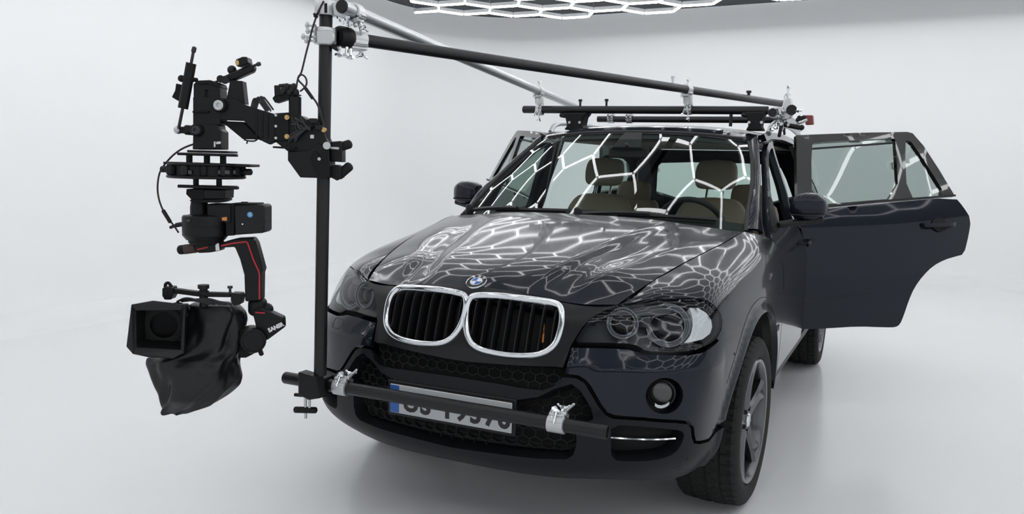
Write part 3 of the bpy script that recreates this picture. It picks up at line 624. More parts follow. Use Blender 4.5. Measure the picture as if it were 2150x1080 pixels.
win_o=[(.90,1.165),(.99,1.33),(1.14,1.435),(1.32,1.535),(1.43,1.567),(1.50,1.575),(1.505,1.30),(1.505,1.165)]
def polyS(pts,h=.06): return S(densify(pts,h))
fd=panel('front_door',side,polyS(door_o),paint,CAR,holes=[polyS(win_o)],res=.026,depth=.03,mir=True)
ls=chaikin(V([(.70,1.13),(.93,1.13),(.93,1.345),(.72,1.205)]),1)
panel('mirror_sail',side,polyS(ls),plastic,CAR,res=.03,depth=.012,off=.008,mir=True)
for o in fd: pass
rp=panel('window_pane',side,S(densify(shrink(win_o,-.006),.06)),glass_ws,fd[1],res=.05,depth=.004,off=-.015)
# pane belongs to the passenger side, so reflect it there
base=np.array(PPOS[CAR.name]);n=len(rp.data.vertices);c_=np.empty(n*3);rp.data.vertices.foreach_get('co',c_);c_=(c_.reshape(-1,3)+base)*[-1,1,1]-base;rp.data.vertices.foreach_set('co',c_.ravel());rp.data.flip_normals()
# door handles at the front doors
for sx in (1,-1):
    b=MB();b.capsule((sx*.985,1.30,1.035),(sx*.985,1.49,1.045),.014);b.box((sx*.96,1.31,1.037),(.05,.03,.02));b.box((sx*.96,1.48,1.044),(.05,.03,.02));b.build('door_handle',paint,fd[0 if sx>0 else 1])
# sills
b=MB();b.sweep([(.935,.49,.42),(.935,1.2,.42),(.935,2.0,.42),(.935,2.46,.42)],[(.09,-.05),(.03,-.036),(.0,-.012),(-.006,.012),(-.002,.032),(.09,.032)])
s_=b.build('sill',paint_low,CAR,sharp=30);mirror_obj(s_,CAR)
# B pillar, roof rail frame and rear quarter
bp_=[(1.575,.43),(1.575,1.62),(1.66,1.625),(1.66,.43)]
panel('b_pillar',side,polyS(bp_),matte,CAR,res=.04,depth=.04,off=-.02,mir=True)
cr_=[(1.37,1.612),(1.56,1.630),(2.0,1.640),(2.5,1.63),(2.75,1.618),(3.1,1.585),(3.4,1.54),(3.4,1.59),(3.1,1.64),(2.6,1.672),(2.0,1.682),(1.5,1.672),(1.34,1.652)]
panel('roof_frame',side,polyS(cr_),paint,CAR,res=.03,depth=.03,mir=True)
qa=[(2.933+RC_*math.cos(a),.369+RC_*math.sin(a)) for a in np.radians(np.linspace(8,128,20))]
qo=[(3.80,.45)]+[(3.40,.45)]+qa+[(2.60,.90),(2.70,1.10),(2.76,1.25),(2.62,1.50),(2.50,1.625),(2.75,1.612),(3.1,1.578),(3.38,1.535),(3.62,1.42),(3.80,1.15)]
qw=[(2.86,1.24),(2.74,1.50),(2.80,1.53),(3.05,1.52),(3.22,1.48),(3.42,1.36),(3.46,1.27)]
qp=panel('rear_quarter',side,polyS(qo),paint,CAR,holes=[polyS(qw)],res=.03,depth=.03,mir=True)
sidew=panel('quarter_window',side,polyS(qw),glass_d,CAR,res=.05,depth=.004,off=-.008,mir=True)
# roof with windscreen header
ru=roof.u[-1];rv=roof.v[-1];ol=[(-ru,0),(ru,0),(ru,rv),(-ru,rv)]
panel('roof',roof,densify(ol,.04),paint,CAR,res=.035,depth=.03,gap=.001)
b=MB();q=np.c_[np.linspace(-ru*.93,ru*.93,40),np.full(40,.045)];b.sweep(roof(q)+roof.nrm(q)*.004,[(-.012,-.004),(.012,-.004),(.010,.004),(-.010,.004)],nrm=roof.nrm(q));b.build('sunroof_seal',seal,CAR)
b=MB();q=np.c_[np.linspace(-ru*.72,ru*.72,40),np.full(40,.16)];b.sweep(roof(q)+roof.nrm(q)*.006,[(-.03,-.006),(.03,-.006),(.022,.007),(-.022,.007)],nrm=roof.nrm(q));b.build('sunroof_deflector',paint,CAR)
for sx in (1,-1):
    b=MB();P=[(sx*.70,1.50,1.66),(sx*.705,1.58,1.715),(sx*.71,1.75,1.735),(sx*.71,2.3,1.745),(sx*.70,2.9,1.715),(sx*.69,3.1,1.685),(sx*.685,3.2,1.64)]
    b.tube(chaikin(P,2,False),.017,10);b.build('roof_rail',silver,CAR)
# windscreen
wu=wind.u[-1];wv=wind.v[-1]
panel('windscreen',wind,densify([(-wu,0),(wu,0),(wu,wv),(-wu,wv)],.04),glass_ws,CAR,res=.03,depth=.004,gap=.0)
# black ceramic edge band of the windscreen
for a,b_,c_,d_ in ((-wu,-.0,wu,.07),(-wu,wv-.045,wu,wv)):
    pass
panel('windscreen_band',wind,densify([(-wu,0),(wu,0),(wu,.085),(-wu,.085)],.04),seal,CAR,res=.03,depth=.003,off=-.006,gap=0)
panel('windscreen_band',wind,densify([(-wu,wv-.05),(wu,wv-.05),(wu,wv),(-wu,wv)],.04),seal,CAR,res=.03,depth=.003,off=-.006,gap=0)
e1=wind(np.c_[np.full(24,wu),np.linspace(0,wv,24)])
b=MB();b.tube(e1,.010,8);s_=b.build('windscreen_seal',seal,CAR);mirror_obj(s_,CAR)
# cowl and wipers
b=MB();q=np.c_[np.linspace(-wu,wu,50),np.full(50,.012)];b.sweep(wind(q)+V((0,-.02,-.018)),[(-.05,-.012),(.05,-.012),(.05,.008),(-.05,.008)],nrm=np.tile(V((0,-.25,1)),(50,1)));b.build('cowl',plastic,CAR)
def wiper(base,tip,lift,mid=.45):
    A=wind(np.array([base]))[0]+wind.nrm(np.array([base]))[0]*.03;B=wind(np.array([tip]))[0]+wind.nrm(np.array([tip]))[0]*.02
    b=MB();k=np.linspace(0,1,14)[:,None];q=V(base)+(V(tip)-V(base))*k;n=wind.nrm(q);P=wind(q)+n*(.018+.012*np.sin(k*np.pi))
    b.sweep(P[:10],[(-.014,-.006),(.014,-.006),(.009,.008),(-.009,.008)],nrm=n[:10]);w=b.build('wiper',plastic,CAR)
    b=MB();q2=V(tip)+(V(base)-V(tip))*np.linspace(-.28,.62,20)[:,None]+V((0,.012));n2=wind.nrm(q2);b.sweep(wind(q2)+n2*.008,[(-.004,-.008),(.004,-.008),(.010,.006),(0,.012),(-.010,.006)],nrm=n2);b.build('wiper_blade',seal,w)
    b=MB();b.capsule(A-V((0,0,.03)),A+V((0,0,.012)),.02);b.build('wiper_pivot',plastic,w)
wiper((-.02,.015),(.46,.045),0);wiper((-.66,.03),(-.22,.035),0)
# tailgate with rear window
TG=Surf([[(x,3.86-.04*(abs(x)/.7)**2,.50),(x,3.90-.05*(abs(x)/.7)**2,.85),(x,3.84-.05*(abs(x)/.7)**2,1.10),(x*.93,3.66-.06*(abs(x)/.7)**2,1.35),(x*.86,3.40-.07*(abs(x)/.7)**2,1.60)] for x in (.78,.4,0,-.4,-.78)])
tu,tv=TG.u[-1],TG.v[-1];wn=chaikin(V([(.16,.66),(tu-.16,.66),(tu-.18,1.10),(tu-.24,1.17),(.24,1.17),(.18,1.10)]),1)
panel('tailgate',TG,densify([(0,0),(tu,0),(tu,tv),(0,tv)],.05),paint,CAR,holes=[wn],res=.04,depth=.03,gap=0)
panel('rear_window',TG,wn,glass_ws,CAR,res=.06,depth=.004,off=-.006)
# door mirrors
def door_mirror(sx):
    R=MB();P=[];secs=[];xs=[.925,.955,1.0,1.05,1.085,1.103]
    b=MB();rings=[];n=28
    prm=[(.045,.065,1.262),(.066,.082,1.262),(.074,.085,1.262),(.072,.082,1.262),(.055,.068,1.258),(.018,.03,1.252)]
    for x,(h,d,z) in zip(xs,prm):
        ring=[]
        for a in np.linspace(0,2*np.pi,n,endpoint=False):
            ca,sa=math.cos(a),math.sin(a);e=.62
            yy=math.copysign(abs(ca)**e,ca)*d;zz=math.copysign(abs(sa)**e,sa)*h
            if yy>0: yy*=.62
            ring.append((sx*x,.955+yy+(x-.925)*.12,z+zz))
        rings+=ring
    F=[(i*n+k,i*n+(k+1)%n,(i+1)*n+(k+1)%n,(i+1)*n+k) for i in range(len(xs)-1) for k in range(n)]+[tuple(range(n)),tuple(range((len(xs)-1)*n,len(xs)*n))]
    b.add(rings,F);m=b.build('door_mirror',paint,CAR,sharp=60)
    b=MB();b.sweep([(sx*.86,.90,1.165),(sx*.93,.93,1.178),(sx*1.0,.96,1.188),(sx*1.08,.975,1.205)],[(-.055,-.016),(.05,-.016),(.058,.010),(-.06,.010)]);b.build('mirror_foot',plastic,m,bevel=.008)
    b=MB();b.box((sx*1.005,1.006,1.262),(.13,.004,.105));b.build('mirror_glass',chrome,m,bevel=.002)
    b=MB();b.sweep([(sx*.927,.878,1.222),(sx*1.0,.872,1.222),(sx*1.07,.884,1.224),(sx*1.098,.93,1.226)],[(-.004,-.0025),(.004,-.0025),(.004,.0025),(-.004,.0025)]);b.build('mirror_seam',seal,m)
for sx in (1,-1): door_mirror(sx)
# rear doors, swung open about the hinge behind the B pillar
def nzf(z): return np.interp(z,[.3,.45,.6,.75,.9,1.0,1.1,1.2,1.35,1.6,1.7],[-.032,-.012,-.002,0,-.004,-.013,-.031,-.065,-.130,-.235,-.28])
def rear_door(sx,deg):
    th=math.radians(deg);dr=V((math.sin(th),math.cos(th),0));nn=V((math.cos(th),-math.sin(th),0));h=V((.95,1.6,0))
    zs=[.42,.55,.7,.85,.96,1.06,1.16,1.3,1.5,1.72];ss=[-.15,.15,.45,.75,1.0,1.25]
    sur=Surf([[tuple(h+dr*s+nn*(nzf(z)-.012*(max(s-.6,0)/.6)**2*2)+V((0,0,z))) for z in zs] for s in ss],u=ss,v=zs)
    fl=sx<0;par=CAR;c0=MB()
    def mk(name,o,mm,parent,**k):
        ob=panel(name,sur,V(o),mm,parent,flip=False,**k)
        if sx<0:
            base=np.array(PPOS[CAR.name]);me=ob.data;n=len(me.vertices);c_=np.empty(n*3);me.vertices.foreach_get('co',c_);c_=(c_.reshape(-1,3)+base)*[-1,1,1]-base
            me.vertices.foreach_set('co',c_.ravel());me.flip_normals()
        return ob
    low=chaikin(T('d_low'),1);low=low
    d=mk('rear_door',low,paint,CAR,res=.03,depth=.045,back=True,gap=0)
    up=T('d_up');wq=chaikin(T('d_win'),1);qq=chaikin(T('d_quart'),1)
    f=mk('window_frame',up,gloss_black,d,holes=[wq,qq],res=.03,depth=.03,back=True,gap=0)
    mk('window_pane',shrink(wq,-.004),glass_d,d,res=.05,depth=.004,off=-.012)
    mk('quarter_pane',shrink(qq,-.004),glass_d,d,res=.05,depth=.004,off=-.012)
    sg=V((sx,1,1))
    def W(s,z,o=0.): return (h+dr*s+nn*(nzf(z)+o)+V((0,0,z)))*sg
    (s0,z0),(s1,z1)=T('d_bar');b=MB();b.sweep([W(s0,z0,-.02),W(s1,z1,-.02)],[(-.012,-.006),(.012,-.006),(.012,.006),(-.012,.006)]);b.build('sunshade_rail',seal,d)
    (s0,z0),(s1,z1)=T('d_handle');b=MB();b.sweep(chaikin([W(s0,z0,.0),W(s0+.02,z0,.028),W((s0+s1)/2,(z0+z1)/2,.034),W(s1-.02,z1,.028),W(s1,z1,.0)],2,False),[(-.009,-.013),(.009,-.013),(.011,0),(.009,.013),(-.009,.013),(-.011,0)]);b.build('door_handle',paint,d)
    s0,z0=T('d_hrec')[0];b=MB();b.add([W(s0+.055*math.cos(a),z0+.042*math.sin(a),.002) for a in np.linspace(0,2*np.pi,28,endpoint=False)],[tuple(range(28))]);b.build('handle_shade_disc',matte,d)  # flat black disc painted for the shade in the handle hollow
    (s0,z0),(s1,z1)=T('d_mold');b=MB();b.sweep([W(s0+(s1-s0)*k,z0+(z1-z0)*k,.0005) for k in np.linspace(0,1,8)],[(-.0022,-.001),(.0022,-.001),(.0022,.0012),(-.0022,.0012)]);b.build('door_crease',seal,d)
    up2=T('d_up');b=MB();b.sweep([W(s,z,.003) for s,z in list(up2[6:]-V((.012,-.004)))[::1]],[(-.004,-.006),(.004,-.006),(.004,.006),(-.004,.006)]);b.build('belt_moulding',seal,d)
    return d
rear_door(1,52);rear_door(-1,46)
# wheels
def wheel_mesh():
    R,Wd=.369,.270;nt,nw=288,44;P=[];F=[]
    prof=[]
    for k in range(nw+1):
        w=-1+2*k/nw;prof.append(w)
    sec=[(.262,-.112),(.275,-.128),(.305,-.137),(.335,-.134),(.353,-.124),(.362,-.112)]
    tread=[(.362+.007*(1-(w/.108)**2),w) for w in np.linspace(-.104,.104,33)]
    sec2=[(r,-w) for r,w in sec[::-1]]
    full=sec+tread+sec2;n=len(full);i0=len(sec);i1=i0+len(tread)
    for i in range(nt):
        a=2*np.pi*i/nt
        for k,(r,w) in enumerate(full):
            if i0<=k<i1:
                j=k-i0
                if j in (6,7,15,16,17,25,26): r-=.008
                elif (j<6 or j>26) and (i%6 in(0,)): r-=.007
                elif (i+ (j//3)*2)%6==0: r-=.006
            elif k in (i0-1,i1) and i%6==0: r-=.006
            elif k in (i0-2,i1+1) and i%6==0: r-=.002
            P.append((w,r*math.cos(a),r*math.sin(a)))
    for i in range(nt):
        j=(i+1)%nt
        for k in range(n-1):F.append((i*n+k,i*n+k+1,j*n+k+1,j*n+k))
    return P,F
TP,TF=wheel_mesh()
def wheel(sx,y,steer):
    # modelled with its outer face towards +x, then turned into place
    c=V((sx*.818,y,.369));st=math.radians(steer);ca,sa=math.cos(st),math.sin(st)
    def tf(b):
        for i,v in enumerate(b.v):
            v=v*[sx,1,1];x=v[:,0]*ca-v[:,1]*sa;yy=v[:,0]*sa+v[:,1]*ca;b.v[i]=np.c_[x,yy,v[:,2]]+c
        return b
    b=MB();b.add(TP,TF);ty=tf(b).build('wheel',rubber,CAR,sharp=28)
    b=MB();b.lathe((0,0,0),(1,0,0),[(.225,-.12),(.245,-.10),(.245,.09),(.256,.112),(.266,.118),(.270,.124),(.266,.130),(.254,.128),(.246,.118),(.240,.10),(.232,-.10)],72)
    # five broad flared spokes
    for k in range(5):
        a=2*np.pi*k/5+.35;d=V((0,math.cos(a),math.sin(a)));t=V((0,-math.sin(a),math.cos(a)));X=V((1,0,0));rows=[]
        for r,w,xo,th in ((.045,.034,.098,.05),(.09,.030,.100,.045),(.14,.029,.104,.04),(.19,.036,.110,.036),(.225,.052,.116,.03),(.25,.072,.118,.022)):
            rows.append([d*r+t*(-w)+X*(xo-.008),d*r+t*(-w*.62)+X*(xo+.004),d*r+X*(xo-.007),d*r+t*(w*.62)+X*(xo+.004),d*r+t*w+X*(xo-.008),d*r+t*w*.9+X*(xo-th),d*r-t*w*.9+X*(xo-th)])
        n=7;P=[p for q in rows for p in q];F=[(i*n+j,i*n+(j+1)%n,(i+1)*n+(j+1)%n,(i+1)*n+j) for i in range(len(rows)-1) for j in range(n)]+[tuple(range(n)),tuple((len(rows)-1)*n+j for j in range(n))]
        b.add(P,F)
    b.lathe((0,0,0),(1,0,0),[(1e-5,.104),(.03,.104),(.034,.098),(.062,.094),(.066,.05),(.06,0)],40)
    rim=tf(b).build('rim',alloy,ty,sharp=32)
    b=MB();b.lathe((0,0,0),(1,0,0),[(1e-5,.108),(.028,.107),(.032,.103)],32);tf(b).build('hub_cap',[chrome],ty)
    for k in range(5):
        a=2*np.pi*(k+.5)/5+.35;b=MB();b.cyl((.09,.052*math.cos(a),.052*math.sin(a)),(.105,.052*math.cos(a),.052*math.sin(a)),.009,8);tf(b).build('wheel_bolt',alloy_d,ty)
    b=MB();b.lathe((0,0,0),(1,0,0),[(.06,.0),(.17,.0),(.17,.03),(.06,.03)],40);b.box((.015,-.13,.07),(.09,.07,.16));tf(b).build('brake_disc',alloy_d,ty)
    return ty
for sx in (1,-1): wheel(sx,0,-2.);wheel(sx,2.933,0.)
# ------------------------------------------------------------------ cabin
b=MB();P=[(.40,1.06),(.48,1.15),(.72,1.17),(.93,1.14),(1.00,1.08),(1.02,.80),(.98,.62),(.55,.60)]
b.prism([(-.74,y,z) for y,z in P],(1.48,0,0));dash=b.build('dashboard',trimd,CAR,bevel=.015)
b=MB();b.prism([(.18,y,z) for y,z in [(.62,1.15),(.70,1.185),(.86,1.19),(.92,1.16),(.90,1.10)]],(.42,0,0));b.build('instrument_hood',trimd,dash,bevel=.02)
cw=V((.38,1.04,1.10));dw=unit((0,1,.45));x_,y_,_=frame(dw)
b=MB();b.tube([cw+.192*(x_*math.cos(a)+y_*math.sin(a)) for a in np.linspace(0,2*np.pi,40,endpoint=False)],.016,10,True);sw=b.build('steering_wheel',trimd,CAR)
b=MB();b.ball(cw,.06,sc=(1.1,.6,.9))
for a in (0,math.pi,-math.pi/2): b.sweep([cw,cw+.185*(x_*math.cos(a)+y_*math.sin(a))],[(-.02,-.008),(.02,-.008),(.02,.008),(-.02,.008)])
b.build('wheel_spokes',trimd,sw)
def loft(rings,mats,name,parent,sub=1):
    b=MB();n=len(rings[0]);P=[p for r in rings for p in r];F=[(i*n+k,i*n+(k+1)%n,(i+1)*n+(k+1)%n,(i+1)*n+k) for i in range(len(rings)-1) for k in range(n)]+[tuple(range(n)),tuple((len(rings)-1)*n+k for k in range(n))]
    b.add(P,F);return b.build(name,mats,parent,sharp=70,sub=sub)
def rring(c,hx,hy,z,n=16,e=.5):
    return [(c[0]+math.copysign(abs(math.cos(a))**e,math.cos(a))*hx,c[1]+math.copysign(abs(math.sin(a))**e,math.sin(a))*hy,z) for a in np.linspace(0,2*np.pi,n,endpoint=False)]
def seat(x,y,w,front=True,top=1.27,dh=0.):
    rs=[rring((x,y+(z-.7)*.32),w*k,.075*q,z) for z,k,q in ((.66,.9,1.1),(.80,1.,1.1),(1.0,1.0,1.0),(1.15,.92,.9),(1.23,.74,.8),(top,.55,.6))]
    s=loft(rs,leather,'seat',CAR)
    yh=y+(1.42-.7)*.32
    rs=[rring((x,yh+(z-1.42)*.2),.135*k,.055*q,z) for z,k,q in ((1.315-dh,.72,.7),(1.335-dh,.95,.95),(1.40-dh,1.,1.),(1.465-dh,.96,.95),(1.505-dh,.78,.7))]
    loft(rs,leather,'headrest',s)
    for dx in (-.05,.05):
        b=MB();b.cyl((x+dx,yh-.05,1.22-dh),(x+dx,yh,1.34-dh),.008);b.build('headrest_post',chrome,s)
    rs=[rring((x,y-.20),w*.95*k,.30*k,z) for z,k in ((.45,.85),(.52,1.),(.62,1.),(.66,.9))]
    loft(rs,leather,'seat_cushion',s)
seat(.37,1.45,.255);seat(-.37,1.45,.255)
for x in (-.42,.44):
    seat(x,2.30,.24,False,1.13,.16)
b=MB();b.prism([(x,y,1.60) for x,y in [(-.60,1.35),(.60,1.35),(.62,3.2),(-.62,3.2)]],(0,0,.012));b.build('headliner',trimb,CAR)
b=MB();b.box((0,3.2,.95),(1.3,.9,.03));b.build('parcel_shelf',trimd,CAR)
mp=wind(np.array([[0,wv-.16]]))[0]
b=MB();b.box(mp+V((0,.07,-.03)),(.24,.03,.065));b.cyl(mp+V((0,.01,.02)),mp+V((0,.06,-.02)),.012);b.build('rear_view_mirror',trimd,CAR,bevel=.01)
b=MB();b.prism([(-.09,mp[1]+.02,mp[2]-.0),(.09,mp[1]+.02,mp[2]),(.05,mp[1]+.14,mp[2]+.09),(-.05,mp[1]+.14,mp[2]+.09)],(0,.02,-.02));b.build('sensor_cover',trimd,CAR,bevel=.004)
# ------------------------------------------------------------------ the tube rig on the car
BAR_Y,BAR_Z=-1.05,.568
BAR_A=V((-.727,BAR_Y,BAR_Z));BAR_B=V((.640,BAR_Y,BAR_Z))
MX,MY=-.553,-1.105           # mast foot, just in front of the bumper bar
RR=V((math.cos(.4489),math.sin(.4489),0));NN=V((-math.sin(.4489),math.cos(.4489),0))
MO=V((MX,MY,0))
def RP(px,py,b=0.):
    """point of the upright plane through the mast (b metres behind it) that the photo shows at px,py"""
    o,d=ray(px,py);t=((MO+NN*b-o)@NN)/(d@NN);return o+t*d
def onp(px,py,ax,val):
    o,d=ray(px,py);return o+d*(val-o[ax])/d[ax]
PXM=1/540.               # metres per photo pixel near the mast
def pipe(name,a,b_,r,m_,label,cat,caps=None):
    o=world_thing(name,a,label,cat);bb=MB();d=unit(V(b_)-V(a));L=np.linalg.norm(V(b_)-V(a))
    bb.lathe(a,d,[(r*.80,.12),(r*.80,.004),(r*.86,0),(r*.97,0),(r,.004),(r,L-.004),(r*.97,L),(r*.86,L),(r*.80,L-.004),(r*.80,L-.12)],32);bb.build('tube',m_,o)
    for k in (caps or []):
        c=MB();p=V(a) if k==0 else V(b_);s=1 if k==0 else -1;c.lathe(p-d*s*.003,d*s,[(1e-5,0),(r*.9,0),(r*1.0,.004),(r*1.0,.01),(r*.8,.02)],28);c.build('end_cap',plastic,o)
    return o
def bolt_nut(b,a,d,L,r=.006,mi=0,wing=False):
    d=unit(d);a=V(a);b.cyl(a,a+d*L,r*.62,8,mi);b.lathe(a+d*(L-.012),d,[(1e-5,0),(r*1.5,0),(r*1.5,.009),(1e-5,.009)],6,mi)
    if wing:
        x,y,_=frame(d);b.capsule(a+d*(L-.006)+x*.008,a+d*(L+.004)+x*.024,.005,8,mi);b.capsule(a+d*(L-.006)-x*.008,a+d*(L+.004)-x*.024,.005,8,mi)
def half_coupler(o,p,ax,out,r=.0245,m_=None,w=.05,wing=True,lever=True):
    """pipe coupler: a strap round a tube (axis ax), jaw and bolts on the side 'out'"""
    m_=m_ or steel;ax=unit(ax);out=unit(V(out)-ax*(V(out)@ax));sd=np.cross(ax,out)
    b=MB();A=np.linspace(math.radians(40),math.radians(320),26);sec=[]
    P=[];n=len(A)
    for a in A:
        dirv=out*math.cos(a)+sd*math.sin(a)
        for q,h in ((r+.0008,-w/2),(r+.0008,w/2),(r+.007,w/2-.002),(r+.007,-w/2+.002)): P.append(V(p)+dirv*q+ax*h)
    F=[(i*4+k,i*4+(k+1)%4,(i+1)*4+(k+1)%4,(i+1)*4+k) for i in range(n-1) for k in range(4)]+[(0,1,2,3),tuple(4*(n-1)+k for k in (3,2,1,0))]
    b.add(P,F);b.build('strap',m_,o,sharp=40)
    b=MB();b.box(V(p)+out*(r+.010),(w*.95,r*1.5,.016),(ax,sd,out))
    for s in (1,-1):
        b.box(V(p)+out*(r*.8)+sd*s*(r*.95),(w*.9,.012,r*1.0),(ax,sd,out));b.cyl(V(p)+out*r*.9+sd*s*(r+.004)-ax*w*.4,V(p)+out*r*.9+sd*s*(r+.004)+ax*w*.4,.006,10)
    b.build('jaw',steel,o,bevel=.003)
    b=MB();bolt_nut(b,V(p)+sd*(r+.010)+out*.010-out*.02,out,.052,.0075,wing=False);bolt_nut(b,V(p)+sd*(r+.002)-ax*w*.25,out,.05,.006);b.build('swing_bolt',chrome,o)
    if wing:
        b=MB();bolt_nut(b,V(p)-sd*(r*.5)+out*(r+.012),out-sd*.3,.036,.007,wing=True);b.build('wing_nut',chrome,o)
    if lever:
        b=MB();b.capsule(V(p)+out*(r+.02)+ax*w*.3,V(p)+out*(r+.05)+ax*w*.75+sd*.01,.005,8);b.ball(V(p)+out*(r+.028)-ax*w*.35,.009);b.build('clamp_lever',steel,o)
# bumper bar and mast
pipe('bumper_bar',BAR_A,BAR_B,.0242,tubeb,'long black steel tube clamped level across the front bumper and number plate','tube',[0])
mtop=RP(686,-60);mfoot=RP(672.5,772)
mdir=unit(mtop-mfoot)
pipe('mast',mfoot-mdir*.03,mtop,.0243,tubeb,'upright black mast tube rising from the bumper bar out of the frame','tube')
for p_,lab in ((onp(718,806,1,BAR_Y),'silver strap clamp on the bumper bar just right of the mast'),(onp(1170,885,1,BAR_Y),'silver strap clamp near the right end of the bumper bar')):
    o=world_thing('pipe_clamp',p_,lab,'clamp','silver strap clamps on the bumper bar');half_coupler(o,(p_[0],BAR_Y,BAR_Z),(1,0,0),(.1,.55,.85),w=.062,lever=True)
# arms that tie the two clamps to the bumper
for x in (onp(742,800,1,BAR_Y)[0],onp(1192,880,1,BAR_Y)[0]):
    pass
# black coupler joining mast and bar
p_=onp(668,797,1,BAR_Y);o=world_thing('mast_clamp',(p_[0],BAR_Y,BAR_Z),'black swivel clamp joining the mast foot to the bumper bar','clamp')
b=MB();b.box((p_[0]+.012,BAR_Y,BAR_Z),(.085,.066,.066));b.prism([(p_[0]-.03,BAR_Y-.035,BAR_Z+.06),(p_[0]+.055,BAR_Y-.035,BAR_Z+.05),(p_[0]+.075,BAR_Y-.035,BAR_Z-.03),(p_[0]+.02,BAR_Y-.035,BAR_Z-.045),(p_[0]-.03,BAR_Y-.035,BAR_Z-.03)],(0,-.05,0));b.build('clamp_body',rigblk,o,bevel=.005)
b=MB();c_=V((p_[0]-.018,BAR_Y-.055,BAR_Z-.045));b.cyl(c_,c_-V((0,0,.085)),.006,10);b.cyl(c_+V((.02,0,0)),c_+V((.02,0,-.04)),.005,10);b.build('clamp_screw',steel,o)
b=MB();q=c_-V((0,0,.052));b.capsule(q-RR*.038,q+RR*.038,.013,12);b.capsule(c_-RR*.04+V((0,0,.008)),c_-RR*.005+V((0,0,.006)),.007,10);b.build('clamp_handle',rigblk,o)
# roof bars
RB=1.45
ra=onp(1100,230,1,RB);rb=onp(1612,232,1,RB)
zr=(ra[2]+rb[2])/2
pipe('roof_bar',ra,rb,.0243,tubeb,'black tube lying across the front of the car roof above the windscreen','tube',[0,1])
rc_=onp(1205,243,1,2.75);rd_=onp(1625,252,1,2.75)
rc_=onp(1255,252,1,2.75)
pipe('roof_bar',V((rc_[0],2.75,rd_[2]+.008)),rd_,.0243,tubeb,'shorter black tube lying across the rear of the car roof','tube',[])
# slanting tubes from the mast head down to the roof
La=RP(706,76,.02);_d=unit(onp(1443,188,1,1.42)-La);Lb=La+_d*((2.79-La[1])/_d[1])
pipe('slanting_tube',La,Lb,.0243,tubeb,'black slanting tube from the mast head back over the right side of the car roof','tube',[1])
Sa=RP(717,13,-.06);Sm=onp(1131,191,1,1.43)
sd_=unit(Sm-Sa);Lt=(2.72-Sa[1])/sd_[1]
pipe('slanting_tube',Sa,Sa+sd_*Lt,.0243,silver,'silver slanting tube from the mast top down to the left rear of the roof','tube',[0])
# tubes lengthwise along the roof edge
lr=onp(1622,236,1,1.40)
pipe('roof_side_tube',lr,lr+V((-.03,1.5,-.02)),.0243,silver,'short silver tube running back along the roof edge beside the right roof bar end','tube',[0])
# roof feet
def foot(x,label,w=.14):
    o=world_thing('rack_bracket',(x,RB,1.69),label,'bracket','roof rack brackets under the front roof bar')
    b=MB();zb=zr-.022
    b.prism([(x-w*.5,RB-.05,zb+.004),(x+w*.5,RB-.05,zb+.004),(x+w*.36,RB-.05,zb-.025),(x+w*.30,RB-.05,1.70),(x+w*.42,RB-.05,1.674),(x-w*.42,RB-.05,1.674),(x-w*.30,RB-.05,1.70),(x-w*.38,RB-.05,zb-.028)],(0,.10,0));b.build('foot_body',rigdark,o,bevel=.008)
    b=MB();b.capsule((x-w*.62,RB-.02,zb-.010),(x-w*.3,RB-.02,zb-.018),.014);b.build('foot_knob',plastic,o)
    b=MB()
    for dx in (-.03,.04): bolt_nut(b,(x+dx,RB-.052,1.72),(0,-1,0),.012,.006)
    b.build('foot_bolt',steel,o)
xl=onp(1212,245,1,RB)[0];xr=onp(1588,247,1,RB)[0]
foot(xl,'black roof rack bracket holding the left end of the front roof bar',.17);foot(xr,'black roof rack bracket holding the right end of the front roof bar',.12)
# double clamps between slanting tubes and roof bar
def swivel(pt,ax1,pb,ax2,label,grp='double clamps on the roof tubes'):
    pt=V(pt);pb=V(pb);o=world_thing('double_clamp',pb,label,'clamp',grp);u=unit(pt-pb)
    half_coupler(o,pt,ax1,-u,w=.046,wing=False,lever=False);half_coupler(o,pb,ax2,u,w=.046,wing=True,lever=False)
    b=MB();m_=(pt+pb)/2;b.cyl(m_-u*.03,m_+u*.03,.020,14);b.box(m_,(.05,.036,.045),(unit(ax2),np.cross(u,unit(ax2)),u));b.build('swivel_block',white_band,o,bevel=.004)
    b=MB();bolt_nut(b,pt+V((0,0,.012)),(0.1,-.1,1),.045,.006,wing=True);bolt_nut(b,pb+V((.006,-.024,-.012)),(0,-.1,-1),.05,.007,wing=True);bolt_nut(b,pb+V((-.022,-.024,-.004)),(-.3,-.1,-1),.034,.006);b.build('clamp_bolts',chrome,o)
    return o
sd2=unit(V(Lb)-V(La));rbx=unit(V(rb)-V(ra))
def at_y(a,d,y): return V(a)+d*((y-a[1])/d[1])
t1=at_y(Sa,sd_,1.43);swivel(t1,sd_,V((t1[0]+.004,RB,zr)),rbx,'silver double clamp where the silver slanting tube crosses the left end of the roof bar')
t2=V(La)+sd2*((1.42-La[1])/sd2[1])
pb=V((t2[0]+.005,RB,zr));swivel(t2,sd2,pb,rbx,'silver double clamp joining the black slanting tube to the middle of the roof bar')
